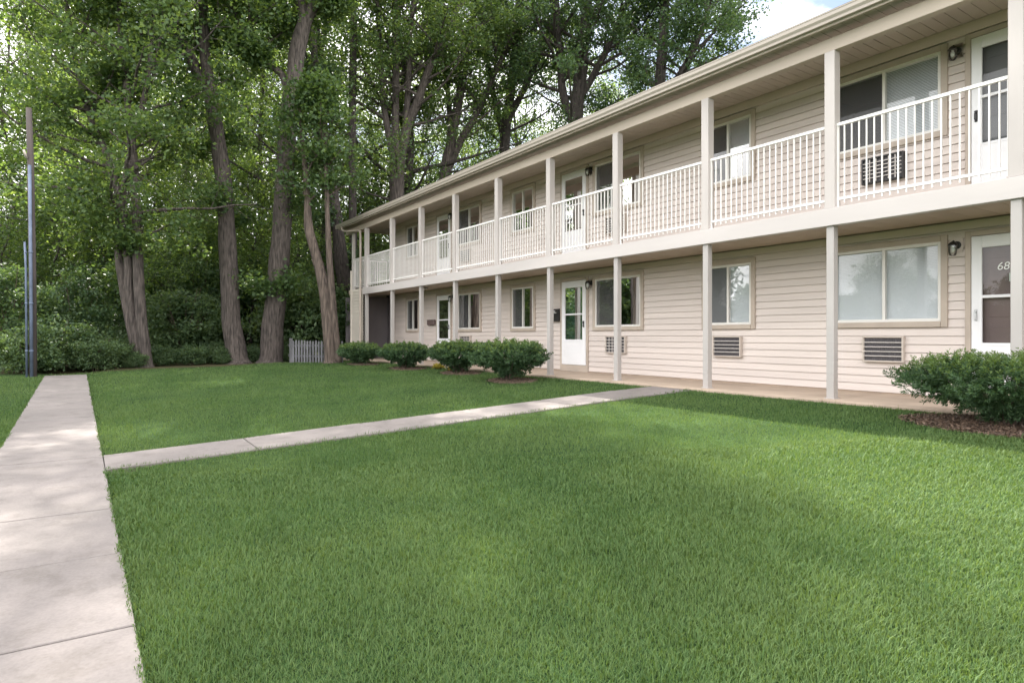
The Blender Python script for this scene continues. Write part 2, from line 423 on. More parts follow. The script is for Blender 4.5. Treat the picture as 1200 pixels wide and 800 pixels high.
WIN = [ # t0, t1
    (4.11, 5.87), (7.25, 8.46), (10.06, 11.74), (14.11, 15.33), (16.94, 18.50), (21.34, 22.50), (-2.2, -0.5)]
WZ0, WZ1 = 1.02, 2.33
DOORS = [(2.86, 3.82), (11.98, 12.93), (18.93, 19.90)]
DZ0, DZ1 = 0.165, 2.27

def siding(m, X, t0, t1, z0, z1, openings, lap=0.020, exp=0.1235, axis='x', sgn=-1):
    """clapboards facing sgn on axis; openings (t0,t1,z0,z1)"""
    P = (lambda d, t, z: (X + sgn * d, t, z)) if axis == 'x' else (lambda d, t, z: (t, X + sgn * d, z))
    n = int(math.ceil((z1 - z0) / exp - 1e-6))
    for i in range(n):
        zb = z0 + i * exp; zt = min(zb + exp, z1)
        cuts = sorted({zb, zt} | {q for o in openings for q in o[2:4] if zb < q < zt})
        for k, (a, b) in enumerate(zip(cuts[:-1], cuts[1:])):
            mid = (a + b) / 2
            iv = [(t0, t1)]
            for o in openings:
                if o[2] < mid < o[3]:
                    nv = []
                    for s, e in iv:
                        if o[1] <= s or o[0] >= e: nv.append((s, e)); continue
                        if o[0] > s: nv.append((s, o[0]))
                        if o[1] < e: nv.append((o[1], e))
                    iv = nv
            da = lap * (zb + exp - a) / exp; db = lap * (zb + exp - b) / exp
            last = k == len(cuts) - 2 and zt < z1 - .01; gz = b - .0065 if last and b - a > .03 else b
            dg = lap * (zb + exp - gz) / exp
            for s, e in iv:
                m.quad(P(da, s, a), P(da, e, a), P(dg, e, gz), P(dg, s, gz))
                if gz < b:                     # shadow gap under the next board
                    m.quad(P(dg, s, gz), P(dg, e, gz), P(-.014, e, gz), P(-.014, s, gz)); m.quad(P(-.014, s, gz), P(-.014, e, gz), P(-.014, e, b), P(-.014, s, b))
                if k == 0: m.quad(P(-.014, s, a), P(-.014, e, a), P(da, e, a), P(da, s, a))
ops = []
for up in (0, UP):
    for a, b in WIN: ops.append((a + 0.03, b - 0.03, WZ0 + 0.03 + up, WZ1 - 0.03 + up))
    for a, b in DOORS: ops.append((a - 0.02, b + 0.02, DZ0 - 0.2 + up, DZ1 + up))
AC = [(4.68, 5.29, 0), (7.53, 8.17, 0), (10.59, 11.25, 0), (17.57, 18.23, 0), (4.68, 5.30, 1), (10.59, 11.25, 1), (17.57, 18.23, 1)]
ACZ0, ACZ1 = 0.49, 0.89
w = MB(); siding(w, WX, T0, T1, 0.03, 2.50, [o for o in ops if o[2] < 2.4]); part(w, 'wall', M['siding'])
w = MB(); siding(w, WX, T0, T1, 2.74, 5.24, [o for o in ops if o[3] > 2.6]); part(w, 'wall', M['siding'])
w = MB(); siding(w, T1, WX + 0.06, 18.6, 0.03, 5.24, [], axis='y', sgn=1)
siding(w, T0, WX + 0.06, 18.6, 0.03, 5.24, [], axis='y', sgn=-1); siding(w, 18.6, T0, T1, 0.03, 5.24, [], sgn=1)
part(w, 'wall', M['siding'])
w = MB(); w.box(WX - 0.022, WX + 0.055, T1 + 0.002, T1 + 0.03, 0.03, 5.24); w.box(WX - 0.028, WX - 0.018, T1 - 0.08, T1 + 0.03, 0.03, 5.24)
part(w, 'corner_trim', M['trim'])
# porch slab
w = MB(); 
yb = [-6.0] + [p for p in POSTS[2::2]] + [25.2]
for a, b in zip(yb[:-1], yb[1:]): w.box(8.63, WX + 0.02, a + 0.005, b - 0.005, -0.22, 0.0 , 0.008)
w.box(8.70, WX + 0.02, -6, 25.1, -0.22, -0.02)
part(w, 'porch_slab', M['slab'])
w = MB(); w.box(WX - 0.002, 18.58, T0 + 0.03, T1 - 0.03, -0.3, 0.029); part(w, 'foundation', M['slab'])
# deck and band
w = MB(); w.box(8.93, WX + 0.15, -6, 25.15, 2.585, 2.715); part(w, 'balcony_deck', M['ceiling'])
w = MB()
t = -6.0
while t < 25.0:                            # grooved porch ceiling panels
    w.box(8.93, WX - 0.02, t + 0.003, min(t + 0.302, 25.1), 2.512, 2.58); t += 0.305
part(w, 'porch_ceiling', M['ceiling'])
w = MB(); w.box(8.80, 8.925, -6, 23.30, 2.455, 2.705, 0.006); part(w, 'deck_band', M['band'])
# eave: beam, soffit, fascia, gutter, roof
w = MB(); w.box(8.84, 8.97, -6, 25.25, 4.94, 5.13, 0.006); part(w, 'eave_beam', M['beam'])
w = MB(); t = -6.0
while t < 25.4:
    w.box(GX + 0.10, WX + 0.04, t + 0.004, min(t + 0.151, 25.45), 5.245, 5.275); w.box(GX + 0.10, WX + 0.04, t + 0.003, min(t + 0.157, 25.45), 5.262, 5.28); t += 0.155
part(w, 'soffit', M['soffit'])
w = MB(); w.box(WX - 0.045, WX - 0.019, T0, T1, 5.085, 5.242, 0.004); part(w, 'frieze_board', M['beam'])
w = MB(); w.box(GX + 0.075, GX + 0.098, -6, 25.5, 5.18, 5.36)
w.box(GX + 0.098, 14.3, 25.47, 25.5, 5.18, 5.40); part(w, 'fascia', M['trim'])
w = MB()                                   # K style gutter swept along the eave
prof = [(GX + 0.074, 5.335), (GX + 0.074, 5.215), (GX + 0.015, 5.215), (GX + 0.012, 5.25), (GX - 0.012, 5.285), (GX - 0.015, 5.335), (GX - 0.022, 5.338), (GX - 0.022, 5.352), (GX + 0.0, 5.352), (GX + 0.0, 5.335), (GX + 0.003, 5.29), (GX + 0.03, 5.23), (GX + 0.068, 5.23), (GX + 0.068, 5.335)]
n0 = len(prof)
for yy in (-6.0, 25.52):
    for p in prof: w.v.append((p[0], yy, p[1]))
for k in range(n0 - 1): w.f.append((k, k + 1, n0 + k + 1, n0 + k))
w.f.append(tuple(range(6))); w.f.append(tuple(n0 + k for k in range(6)))
gut = part(w, 'gutter', M['gutter'])
w = MB(); w.box(GX - 0.024, GX + 0.076, 25.521, 25.535, 5.21, 5.355); part(w, 'gutter_end', M['gutter'], gut)
w = MB(); RX = 14.4
zr = 5.38; zt = zr + (RX - GX) * 0.28
w.v += [(GX + 0.02, -6.2, zr), (GX + 0.02, 25.6, zr), (RX, 25.6, zt), (RX, -6.2, zt), (2 * RX - GX, -6.2, zr), (2 * RX - GX, 25.6, zr)]
w.v += [(p[0], p[1], p[2] - 0.03) for p in w.v[:6]]
w.f += [(0, 3, 2, 1), (3, 4, 5, 2), (6, 7, 8, 9), (9, 8, 11, 10), (0, 1, 7, 6), (1, 2, 8, 7), (2, 5, 11, 8), (0, 6, 9, 3), (3, 9, 10, 4), (4, 10, 11, 5)]
roof = part(w, 'roof', M['roof'])
w = MB()
w.v += [(GX + 0.2, 25.44, 5.26), (2 * RX - GX - 0.2, 25.44, 5.26), (RX, 25.44, zt - 0.05), (GX + 0.2, T0, 5.26), (2 * RX - GX - 0.2, T0, 5.26), (RX, T0, zt - 0.05)]
w2 = MB(); w2.v += w.v[3:]; w2.f = [(0, 2, 1)]; w.v = w.v[:3]; w.f = [(0, 1, 2)]
part(w, 'gable', M['siding']); part(w2, 'gable', M['siding'])
# downspout from gutter back to the last post and down
w = MB()
w.tube([(GX + 0.04, 24.95, 5.22), (GX + 0.04, 24.95, 5.12), (GX + 0.10, 24.75, 5.02), (8.80, 23.75, 4.92), (8.775, 23.45, 4.86), (8.77, 23.42, 4.6), (8.77, 23.42, 2.9), (8.74, 23.36, 2.72), (8.74, 23.36, 0.12), (8.62, 23.36, 0.05)], [0.042] * 10, 8)
part(w, 'downspout', M['trim'], None, True)
# posts
for i, t in enumerate(POSTS):
    w = MB(); w.box(8.84, 8.955, t - 0.055, t + 0.055, 0.0, 2.455, 0.006); w.box(8.825, 8.97, t - 0.075, t + 0.075, 0.0, 0.012); part(w, 'post', M['steel_post'])
    w = MB(); w.box(8.825, 8.975, t - 0.075, t + 0.075, 2.70, 4.94, 0.006); w.box(8.815, 8.985, t - 0.085, t + 0.085, 2.71, 2.725); part(w, 'post', M['post'])
w = MB(); w.box(8.84, 8.95, 24.45, 24.56, 2.70, 4.94, 0.006); part(w, 'post', M['post'])
# railings, one per bay
def railing(a, b, X=8.9, axis='x'):
    w = MB()
    def bx(x0, x1, t0, t1, z0, z1):
        if axis == 'x': w.box(x0, x1, t0, t1, z0, z1)
        else: w.box(t0, t1, x0, x1, z0, z1)
    bx(X - 0.022, X + 0.022, a, b, 3.865, 3.905); bx(X - 0.016, X + 0.016, a, b, 2.815, 2.850)
    n = max(2, round((b - a) / 0.103)); 
    for k in range(1, n):
        t = a + (b - a) * k / n
        bx(X - 0.008, X + 0.008, t - 0.008, t + 0.008, 2.765, 3.866)
    for t in (a + 0.012, b - 0.012): bx(X - 0.013, X + 0.013, t - 0.012, t + 0.012, 2.70, 3.90)
    part(w, 'railing', M['rail'])
for a, b in zip(POSTS[:-1], POSTS[1:]): railing(a + 0.077, b - 0.077)
railing(23.18, 24.44); railing(8.97, 10.3, 24.5, 'y')
# wing wall beside the stair, stair enclosure, rear landing post
w = MB(); siding(w, 8.84, 23.302, 24.52, 0.0, 2.70, [], exp=0.118); siding(w, 24.56, 8.86, 10.3, 0.0, 2.70, [], axis='y', sgn=1); part(w, 'wall', M['siding_cream'])
w = MB(); w.box(8.79, 8.90, 24.525, 24.60, 0.0, 3.45, 0.006); part(w, 'corner_trim', M['siding_cream'])
w = MB(); w.box(10.32, 10.40, T1 + 0.035, 25.6, 0.0, 2.58); w.box(10.30, 10.32, 24.25, 24.29, 0.0, 2.1); w.box(10.30, 10.32, 24.9, 24.94, 0.0, 2.1); w.box(10.30, 10.32, T1 + 0.04, 25.6, 2.1, 2.14)
w.box(8.95, 10.3, 25.55, 25.6, 0, 2.45); w.box(8.86, 10.31, 24.47, 24.545, 0.0, 2.45); part(w, 'stair_enclosure', M['stair'])
w = MB(); w.box(11.2, 11.32, 24.9, 25.02, 2.7, 5.24); w.box(10.3, 13.0, 23.7, 25.2, 2.585, 2.715); part(w, 'landing', M['post'])

# ---- windows
def window(t0, t1, up, left, right, screen=True, lscreen=True):
    z0, z1 = WZ0 + up, WZ1 + up
    tw = 0.085
    m = MB(); xa, xb = WX - 0.046, WX + 0.03
    m.box(xa, xb, t0, t0 + tw, z0, z1, 0.004); m.box(xa, xb, t1 - tw, t1, z0, z1, 0.004)
    m.box(xa - 0.002, xb, t0 + tw, t1 - tw, z1 - tw, z1 - 0.001, 0.004); m.box(xa - 0.010, xb, t0 + tw, t1 - tw, z0 + 0.001, z0 + tw, 0.004)
    win = part(m, 'window', M['trim'])
    a, b, c, d = t0 + tw, t1 - tw, z0 + tw, z1 - tw
    fw = 0.042; mid = (a + b) / 2
    m = MB(); xa, xb = WX - 0.03, WX + 0.05
    m.box(xa, xb, a, a + fw, c, d); m.box(xa, xb, b - fw, b, c, d)
    m.box(xa - 0.002, xb, a + fw, b - fw, d - fw, d); m.box(xa - 0.004, xb, a + fw, b - fw, c, c + fw)
    m.box(xa + 0.006, xb - 0.01, mid - 0.022, mid + 0.022, c + fw, d - fw)
    part(m, 'frame', M['vinyl'], win)
    for s, e, dx, sp in ((a + fw, mid - 0.022, 0.006, right), (mid + 0.022, b - fw, 0.02, left)):
        m = MB(); x = WX + dx
        m.quad((x, s, c + fw), (x, e, c + fw), (x, e, d - fw), (x, s, d - fw)); part(m, 'pane', M['glass'], win)
        if sp:
            kind, frac = sp; m = MB(); zt_ = d - fw * 0.5; zb_ = zt_ - (d - c - fw) * frac
            if kind == 'blind':
                z = zt_; xb_ = WX + 0.055
                while z > zb_ + 0.01:
                    m.quad((xb_ + 0.010, s - 0.03, z), (xb_ + 0.010, e + 0.03, z), (xb_ - 0.008, e + 0.03, z - 0.0235), (xb_ - 0.008, s - 0.03, z - 0.0235)); z -= 0.0225
                m.box(xb_ - 0.015, xb_ + 0.015, s - 0.03, e + 0.03, zb_ - 0.015, zb_)
                part(m, 'blind', M['blind'], win)
            else:
                n = 60; xb_ = WX + 0.12
                pts = [(xb_ + 0.025 * math.sin(k * 1.3), s - 0.03 + (e - s + 0.06) * k / n) for k in range(n + 1)]
                for p, q in zip(pts[:-1], pts[1:]): m.quad((p[0], p[1], zb_), (q[0], q[1], zb_), (q[0], q[1], zt_), (p[0], p[1], zt_))
                part(m, 'curtain', M['drape'] if kind == 'drape' else M['curtain'], win, True)
    if lscreen:
        m = MB(); x = WX - 0.012; s, e = mid + 0.0225, b - fw - 0.001
        m.quad((x, s, c + fw), (x, e, c + fw), (x, e, d - fw), (x, s, d - fw)); part(m, 'insect_screen', M['screen'], win)
    m = MB(); X1 = WX + 1.6; X0 = WX + 0.051; s, e, lo, hi = a - 0.5, b + 0.5, c - 0.8, d + 0.12
    lo = max(lo, up + 0.02)
    m.quad((X1, s, lo), (X1, e, lo), (X1, e, hi), (X1, s, hi)); m.quad((X0, s, lo), (X0, e, lo), (X1, e, lo), (X1, s, lo)); m.quad((X0, s, hi), (X0, e, hi), (X1, e, hi), (X1, s, hi))
    m.quad((X0, s, lo), (X1, s, lo), (X1, s, hi), (X0, s, hi)); m.quad((X0, e, lo), (X1, e, lo), (X1, e, hi), (X0, e, hi))
    part(m, 'interior', M['dark'], win)
B = lambda f=1.0: ('blind', f)
low = [(B(), B(), False), (B(), B(), True), (None, ('drape', 1), True), (None, ('curtain', 1), True), (None, ('curtain', 1), True), (None, B(), True), (None, B(), True)]
upp = [(None, B(), True), (None, B(0.45), True), (None, None, True), (None, ('curtain', 1), False), (None, B(), True), (None, B(), True), (None, None, True)]
for (a, b), (l, r_, s) in zip(WIN, low): window(a, b, 0, l, r_, lscreen=s)
for (a, b), (l, r_, s) in zip(WIN, upp): window(a, b, UP, l, r_, lscreen=s)

# ---- storm doors
def door(t0, t1, up, hinge_low, inner, number=False):
    z0, z1 = DZ0 + up, DZ1 + up
    m = MB(); tw = 0.07; xa, xb = WX - 0.046, WX + 0.03
    m.box(xa, xb, t0 - tw, t0, up + 0.002, z1 + tw, 0.004); m.box(xa, xb, t1, t1 + tw, up + 0.002, z1 + tw, 0.004); m.box(xa - 0.002, xb, t0, t1, z1, z1 + tw - 0.001, 0.004)
    m.box(WX - 0.038, WX + 0.03, t0, t1, up + 0.002, z0 - 0.003)
    f = part(m, 'door_frame', M['trim'])
    a, b, c, d = t0 + 0.008, t1 - 0.008, z0 + 0.004, z1 - 0.008
    xa, xb = WX - 0.05, WX - 0.012; st = 0.125
    g0, gm, g1 = up + 0.80, up + 1.43, up + 2.10
    m = MB()
    m.box(xa, xb, a, a + st, c, d, 0.005); m.box(xa, xb, b - st, b, c, d, 0.005)
    m.box(xa + 0.001, xb, a + st, b - st, c, g0, 0.005); m.box(xa + 0.001, xb, a + st, b - st, g1, d, 0.005); m.box(xa + 0.002, xb, a + st, b - st, gm - 0.02, gm + 0.02, 0.004)
    m.box(xa - 0.006, xa + 0.003, a + st + 0.02, b - st - 0.02, g0 - 0.035, g0 - 0.022)
    dr = part(m, 'door', M['door'])
    for s, e in ((g0, gm - 0.02), (gm + 0.02, g1)):
        m = MB(); x = (xa + xb) / 2; m.quad((x, a + st, s), (x, b - st, s), (x, b - st, e), (x, a + st, e)); part(m, 'pane', M['doorglass'], dr)
    m = MB(); m.box(WX + 0.03, WX + 0.07, t0, t1, up + 0.01, z1)
    for s, e in ((0.35, 1.0), (1.15, 1.95)): m.box(WX + 0.024, WX + 0.0305, t0 + 0.2, t1 - 0.2, up + s, up + e, 0.003)
    part(m, 'inner_door', inner, dr)
    ht = a + 0.06 if hinge_low else b - 0.06
    m = MB(); m.box(xa - 0.012, xa, ht - 0.018, ht + 0.018, up + 1.10, up + 1.26, 0.004)
    m.tube([(xa - 0.012, ht, up + 1.22), (xa - 0.05, ht, up + 1.21), (xa - 0.052, ht, up + 1.13), (xa - 0.012, ht, up + 1.12)], [0.008] * 4, 6)
    m.tube([(xa - 0.012, ht, up + 1.235), (xa - 0.035, ht, up + 1.235)], [0.014, 0.014], 8)
    part(m, 'handle', M['black'] if (hinge_low or up) else M['chrome'], dr)
    return dr, (a, b, st, xa)
inn = [M['inner_door'], M['inner_teal_reflection'], M['inner_door']]
for i, (a, b) in enumerate(DOORS):
    for up in (0, UP):
        dr, (da, db, st, xa) = door(a, b, up, i > 0, inn[i] if up == 0 else M['inner_grey'], False)
        if i == 0 and up == 0:
            cu = bpy.data.curves.new('house_number', 'FONT'); cu.body = '68'; cu.size = 0.145; cu.extrude = 0.001; cu.shear = 0.15
            tmp = bpy.data.objects.new('tmp', cu); COL.objects.link(tmp); bpy.context.view_layer.update()
            me = bpy.data.meshes.new_from_object(tmp.evaluated_get(bpy.context.evaluated_depsgraph_get())); bpy.data.objects.remove(tmp)
            me.materials.clear(); me.materials.append(M['numwhite'])
            # text lies in its XY plane; turn it to face -X, reading towards -Y
            mt = Matrix(((0, 0, -1, 0), (-1, 0, 0, 0), (0, 1, 0, 0), (0, 0, 0, 1)))
            me.transform(mt); me.transform(Matrix.Translation((WX - 0.036, 3.52, 1.78)))
            o = bpy.data.objects.new('house_number', me); COL.objects.link(o)
            me.transform(Matrix.Translation(-BO)); o.parent = dr
            m = MB(); m.box(WX - 0.035, WX - 0.033, 3.27, 3.38, 1.62, 1.73); part(m, 'sticker', M['curtain'], dr)
            m = MB(); m.box(WX - 0.035, WX - 0.033, 3.26, 3.31, 1.565, 1.585); part(m, 'sticker', M['numwhite'], dr)

# ------------------------------------------------------------------ things fixed to the building
ACL = ['through wall air conditioner with five pale bars under the wide blind filled ground floor window',
       'air conditioner with pale bars under the ground floor window second from the right',
       'gridded air conditioner half behind a porch post beside the ground floor door with the mailbox',
       'distant ground floor air conditioner peeking over the dark green shrub tops',
       'black framed air conditioner with white grid behind the nearest balcony railing',
       'upstairs air conditioner behind balusters and post, next to the middle balcony door',
       'farthest upstairs air conditioner behind the balusters near the far balcony door']
for (a, b, up), lab in zip(AC, ACL):
    z0, z1 = ACZ0 + up * (UP + 0.04), ACZ1 + up * (UP + 0.04)
    o = empty('air_conditioner', (WX - 0.02, (a + b) / 2, z0), lab, 'air conditioner', 'air conditioners in the building wall')
    x0, x1 = WX - 0.085, WX - 0.010; fw = 0.026
    m = MB(); m.box(x0, x1, a, a + fw, z0, z1, 0.004); m.box(x0, x1, b - fw, b, z0, z1, 0.004); m.box(x0 + .001, x1, a + fw, b - fw, z1 - fw, z1, 0.004); m.box(x0 + .001, x1, a + fw, b - fw, z0, z0 + fw, 0.004)
    part(m, 'casing', M['ac_frame'] if not (up and a < 6) else M['black'], o)
    m = MB(); m.box(x0 + 0.035, x1, a + fw, b - fw, z0 + fw, z1 - fw)
    k = a + fw + 0.02
    while k < b - fw - 0.01: m.box(x0 + 0.026, x0 + 0.0352, k, k + 0.006, z0 + fw, z1 - fw); k += 0.03
    part(m, 'coil', M['ac_core'], o)
    m = MB(); n = 5 if not up else 6
    for k in range(1, n):
        z = z0 + fw + (z1 - z0 - 2 * fw) * k / n; m.box(x0 + 0.004, x0 + 0.014, a + fw, b - fw, z - 0.006, z + 0.006)
    vs = 6 if (up or a > 10) else 0
    for k in range(1, vs):
        t = a + fw + (b - a - 2 * fw) * k / vs; m.box(x0 + 0.0145, x0 + 0.022, t - 0.008, t + 0.008, z0 + fw, z1 - fw)
    part(m, 'grille', M['ac_bar'], o)

LAMPS = [(4.0, 0, 'black wall lantern with clear glass shade between the nearest ground floor door and blinds'),
         (11.80, 0, 'black wall lantern beside the ground floor door with the teal reflection in its pane'),
         (18.78, 0, 'small far ground floor wall lantern beside the door behind the shrubs'),
         (4.0, 1, 'black wall lantern with clear glass shade between nearest balcony door and window'),
         (11.80, 1, 'black wall lantern beside the middle balcony door upstairs'),
         (18.78, 1, 'tiny far upstairs wall lantern beside the farthest balcony door')]
def lamp_proto():
    o = empty('wall_lamp', (0, 0, 0))
    m = MB(); m.tube([(0.002, 0, 0), (-0.012, 0, 0), (-0.022, 0, 0)], [0.058, 0.056, 0.035], 16)
    m.tube([(-0.015, 0, 0), (-0.06, 0, 0.035), (-0.11, 0, 0.05), (-0.13, 0, 0.03)], [0.014, 0.012, 0.012, 0.014], 8)
    m.tube([(-0.13, 0, 0.04), (-0.13, 0, 0.02), (-0.13, 0, -0.01), (-0.13, 0, -0.015)], [0.02, 0.045, 0.062, 0.062], 16)
    m.build('bracket', M['black'], o, False)
    m = MB(); m.tube([(-0.13, 0, -0.016), (-0.13, 0, -0.09), (-0.13, 0, -0.15), (-0.13, 0, -0.155)], [0.055, 0.052, 0.042, 0.03], 16, cap=False)
    m.build('lamp_shade', M['lampglass'], o, True)
    m = MB(); m.ellipsoid((-0.13, 0, -0.07), 0.025, 0.025, 0.04); m.tube([(-0.13, 0, -0.016), (-0.13, 0, -0.045)], [0.016, 0.016], 10); m.build('bulb', M['vinyl'], o, True)
    return o
lp = lamp_proto()
for i, (t, up, lab) in enumerate(LAMPS):
    o = lp if i == 0 else copy_tree(lp)
    o.location = (WX - 0.018, t, 2.17 + up * UP); tag(o, lab, 'wall lamp', 'lanterns beside the apartment doors')
    m = MB(); m.box(-0.004, 0.012, -0.075, 0.075, -0.10, 0.10, 0.003); m.build('mounting_block', M['siding'], o)

# mailboxes
o = empty('mailbox', (WX - 0.02, 13.16, 1.27), 'black rounded top mailbox with a white mark on the wall between post and white door', 'mailbox')
m = MB(); a, b = 12.99, 13.33
pr = [(0, 0), (-0.10, 0), (-0.10, 0.20), (-0.09, 0.26), (-0.065, 0.30), (-0.03, 0.32), (0, 0.325)]
for yy in (-0.17, 0.17):
    for p in pr: m.v.append((p[0], yy, p[1]))
for k in range(len(pr) - 1): m.f.append((k, k + 1, len(pr) + k + 1, len(pr) + k))
m.f.append(tuple(range(len(pr)))[::-1]); m.f.append(tuple(range(len(pr), 2 * len(pr))))
m.build('body', M['black'], o)
m = MB(); m.box(-0.108, -0.1005, -0.172, 0.172, 0.205, 0.222); m.tube([(-0.107, -0.06, 0.17), (-0.118, 0, 0.165), (-0.107, 0.06, 0.17)], [0.006] * 3, 6); m.build('lid_edge', M['black'], o)
m = MB(); m.box(-0.1085, -0.1078, -0.11, 0.07, 0.209, 0.219); m.box(-0.098, -0.0935, -0.05, 0.03, 0.245, 0.262); m.build('mark', M['numwhite'], o)
o = empty('mailbox', (WX - 0.02, 20.26, 1.27), 'wide low dark mailbox on the wall left of the far ground floor door', 'mailbox')
m = MB(); m.box(-0.11, 0, -0.25, 0.25, 0.0, 0.17, 0.012); m.box(-0.118, -0.02, -0.255, 0.255, 0.172, 0.185, 0.003); m.build('body', M['inner_door'], o)
m = MB()
for s in (-0.12, 0.12): m.tube([(-0.02, s, 0.0), (-0.06, s, -0.045), (-0.10, s, -0.035), (-0.11, s, 0.0)], [0.006] * 4, 6)
m.build('paper_hook', M['black'], o)
# porch ceiling light
o = empty('ceiling_light', (9.55, 19.6, 2.511), 'flat round ceiling light under the ground floor porch near the far door', 'ceiling light')
m = MB(); m.tube([(0, 0, 0), (0, 0, -0.02)], [0.15, 0.15], 20); m.build('base', M['black'], o)
m = MB(); m.tube([(0, 0, -0.02), (0, 0, -0.05), (0, 0, -0.07)], [0.13, 0.115, 0.05], 20); m.build('diffuser', M['vinyl'], o, True)

# ------------------------------------------------------------------ trees
def smooth_poly(pts, sub=5):
    P = [p for p, r in pts]; Rr = [r for p, r in pts]; out = []; rr = []
    for i in range(len(P) - 1):
        p0, p1, p2, p3 = P[max(i - 1, 0)], P[i], P[i + 1], P[min(i + 2, len(P) - 1)]
        for k in range(sub):
            t = k / sub; t2, t3 = t * t, t * t * t
            out.append(0.5 * ((2 * p1) + (p2 - p0) * t + (2 * p0 - 5 * p1 + 4 * p2 - p3) * t2 + (3 * p1 - p0 - 3 * p2 + p3) * t3)); rr.append(Rr[i] * (1 - t) + Rr[i + 1] * t)
    out.append(P[-1]); rr.append(Rr[-1])
    return out, rr

def grow(rg, stems, limb_from, n_limb, limb_len, leaf_n, sig, trunk, el=(0.05, 0.9), sub_n=6, twig_r=0.010, extra=None):
    """stems = list of smoothed (pts, radii); adds limbs and twigs to trunk MB; returns leaf centres"""
    cen = []
    def twig(p, d, L, r):
        pts = [p]; v = d.copy()
        for k in range(3):
            v = (v + Vector((rg.uniform(-.25, .25), rg.uniform(-.25, .25), rg.uniform(-.2, .15)))).normalized(); pts.append(pts[-1] + v * (L / 3))
        trunk.tube(pts, [r, r * .8, r * .6, r * .3], 4, cap=False)
        cen.append(pts[2]); cen.append(pts[3]); cen.append((pts[1] + pts[2]) / 2)
    def limb(p, d, L, r):
        pts = [p]; v = d.copy(); n = 6
        for k in range(n):
            v = (v + Vector((rg.uniform(-.22, .22), rg.uniform(-.22, .22), rg.uniform(-.10, .22)))).normalized(); pts.append(pts[-1] + v * (L / n))
        rr = [r * (1 - .8 * k / n) for k in range(n + 1)]
        trunk.tube(pts, rr, 6, cap=False)
        for k in range(sub_n):
            s = 0.25 + 0.75 * (k + rg.random()) / sub_n; i = min(int(s * n), n - 1); q = pts[i].lerp(pts[i + 1], s * n - i)
            dd = (pts[i + 1] - pts[i]).normalized(); side = dd.cross(Vector((rg.uniform(-1, 1), rg.uniform(-1, 1), rg.uniform(-1, 1)))).normalized()
            twig(q, (dd * 0.6 + side * rg.uniform(.5, 1.2)).normalized(), rg.uniform(.8, 1.7) * min(1, L / 3), max(twig_r, rr[i] * .35))
        cen.append(pts[-1])
    for pts, rr in stems:
        acc = [0]
        for a, b in zip(pts[:-1], pts[1:]): acc.append(acc[-1] + (b - a).length)
        for k in range(n_limb):
            s = limb_from + (1 - limb_from) * (k + rg.random()) / n_limb; tl = s * acc[-1]
            i = max(j for j in range(len(acc)) if acc[j] <= tl + 1e-6); i = min(i, len(pts) - 2)
            p = pts[i].lerp(pts[i + 1], (tl - acc[i]) / max(1e-6, acc[i + 1] - acc[i]))
            az = k * 2.4 + rg.uniform(-.6, .6); e = el[0] + (el[1] - el[0]) * (0.7 * s + 0.3 * rg.random())
            d = Vector((math.cos(az) * math.cos(e), math.sin(az) * math.cos(e), math.sin(e)))
            L = limb_len * (1.15 - .55 * s) * rg.uniform(.65, 1.25)
            limb(p, d, L, min(rr[i] * .6, .02 + .017 * L))
        top = pts[-1]
        for k in range(3): limb(top, Vector((rg.uniform(-.7, .7), rg.uniform(-.7, .7), 1)).normalized(), limb_len * .6, rr[-1] * .7)
    for p, d, L, r in (extra or []): limb(p, d, L, r)
    c = np.array([tuple(p) for p in cen]); c = np.repeat(c, leaf_n, axis=0)
    r2 = np.random.default_rng(rg.randrange(1 << 30))
    c = c + r2.normal(size=c.shape) * np.array([sig, sig, sig * .65])
    return c, r2

def finish_tree(name, base, stems, label, group, bark, leafm, limb_from=.4, n_limb=16, limb_len=4.0, leaf_n=22, sig=.30, seed=1, leaf=(.162, .104), el=(0.05, .9), sides=12, flare=True, extra=None, cat='tree', thin=14.0, sprigs=0):
    rg = random.Random(seed); o = empty(name, base, label, cat, group)
    tr = MB(); sm = []
    for st in stems:
        p, r_ = smooth_poly([(Vector(a) - Vector(base), b) for a, b in st], 5)
        if flare and st is stems[0]:
            q = p[0] + Vector((0, 0, .02)); p = [p[0] - Vector((0, 0, .25)), q, q + (p[1] - p[0]) * .12, q + (p[1] - p[0]) * .35] + p[1:]; r_ = [r_[0] * 1.38, r_[0] * 1.3, r_[0] * 1.1, r_[0] * 1.02] + r_[1:]
        tr.tube(p, r_, sides, rough=.16); sm.append((p, r_))
    ex = [((Vector(a) - Vector(base)), Vector(b).normalized(), L, r_) for a, b, L, r_ in (extra or [])]
    for k in range(sprigs):                # short leafy shoots low on the trunk
        p, r_ = sm[k % len(sm)]; i = rg.randrange(len(p) // 8, max(len(p) // 8 + 1, len(p) * 5 // 8)); az = rg.uniform(0, 6.28)
        d = Vector((math.cos(az), math.sin(az), rg.uniform(-.1, .5))).normalized(); ex.append((p[i], d, rg.uniform(.7, 1.6), .018))
    c, r2 = grow(rg, sm, limb_from, n_limb, limb_len, leaf_n, sig, tr, el, extra=ex)
    c = c[c[:, 2] > 0.05]
    cl = np.array([noise.noise(Vector((p[0] * .45 + seed, p[1] * .45, p[2] * .55))) for p in np.round(c[::1], 1)])
    c = c[(cl > (-.14 if 100 < seed < 104 else -.25)) & ((c[:, 2] < thin) | (r2.random(len(c)) < .33))]
    tr.build('trunk', bark, o, True)
    leaves('crown', c, leaf[0], leaf[1], [leafm], o, r2)
    return o

def px_stem(d, pts, dd=0.0):
    """polyline of (px,py,radius px) at depth d, drifting in depth by dd per point"""
    return [(at(x, y, d + dd * i), r / F * d) for i, (x, y, r) in enumerate(pts)]

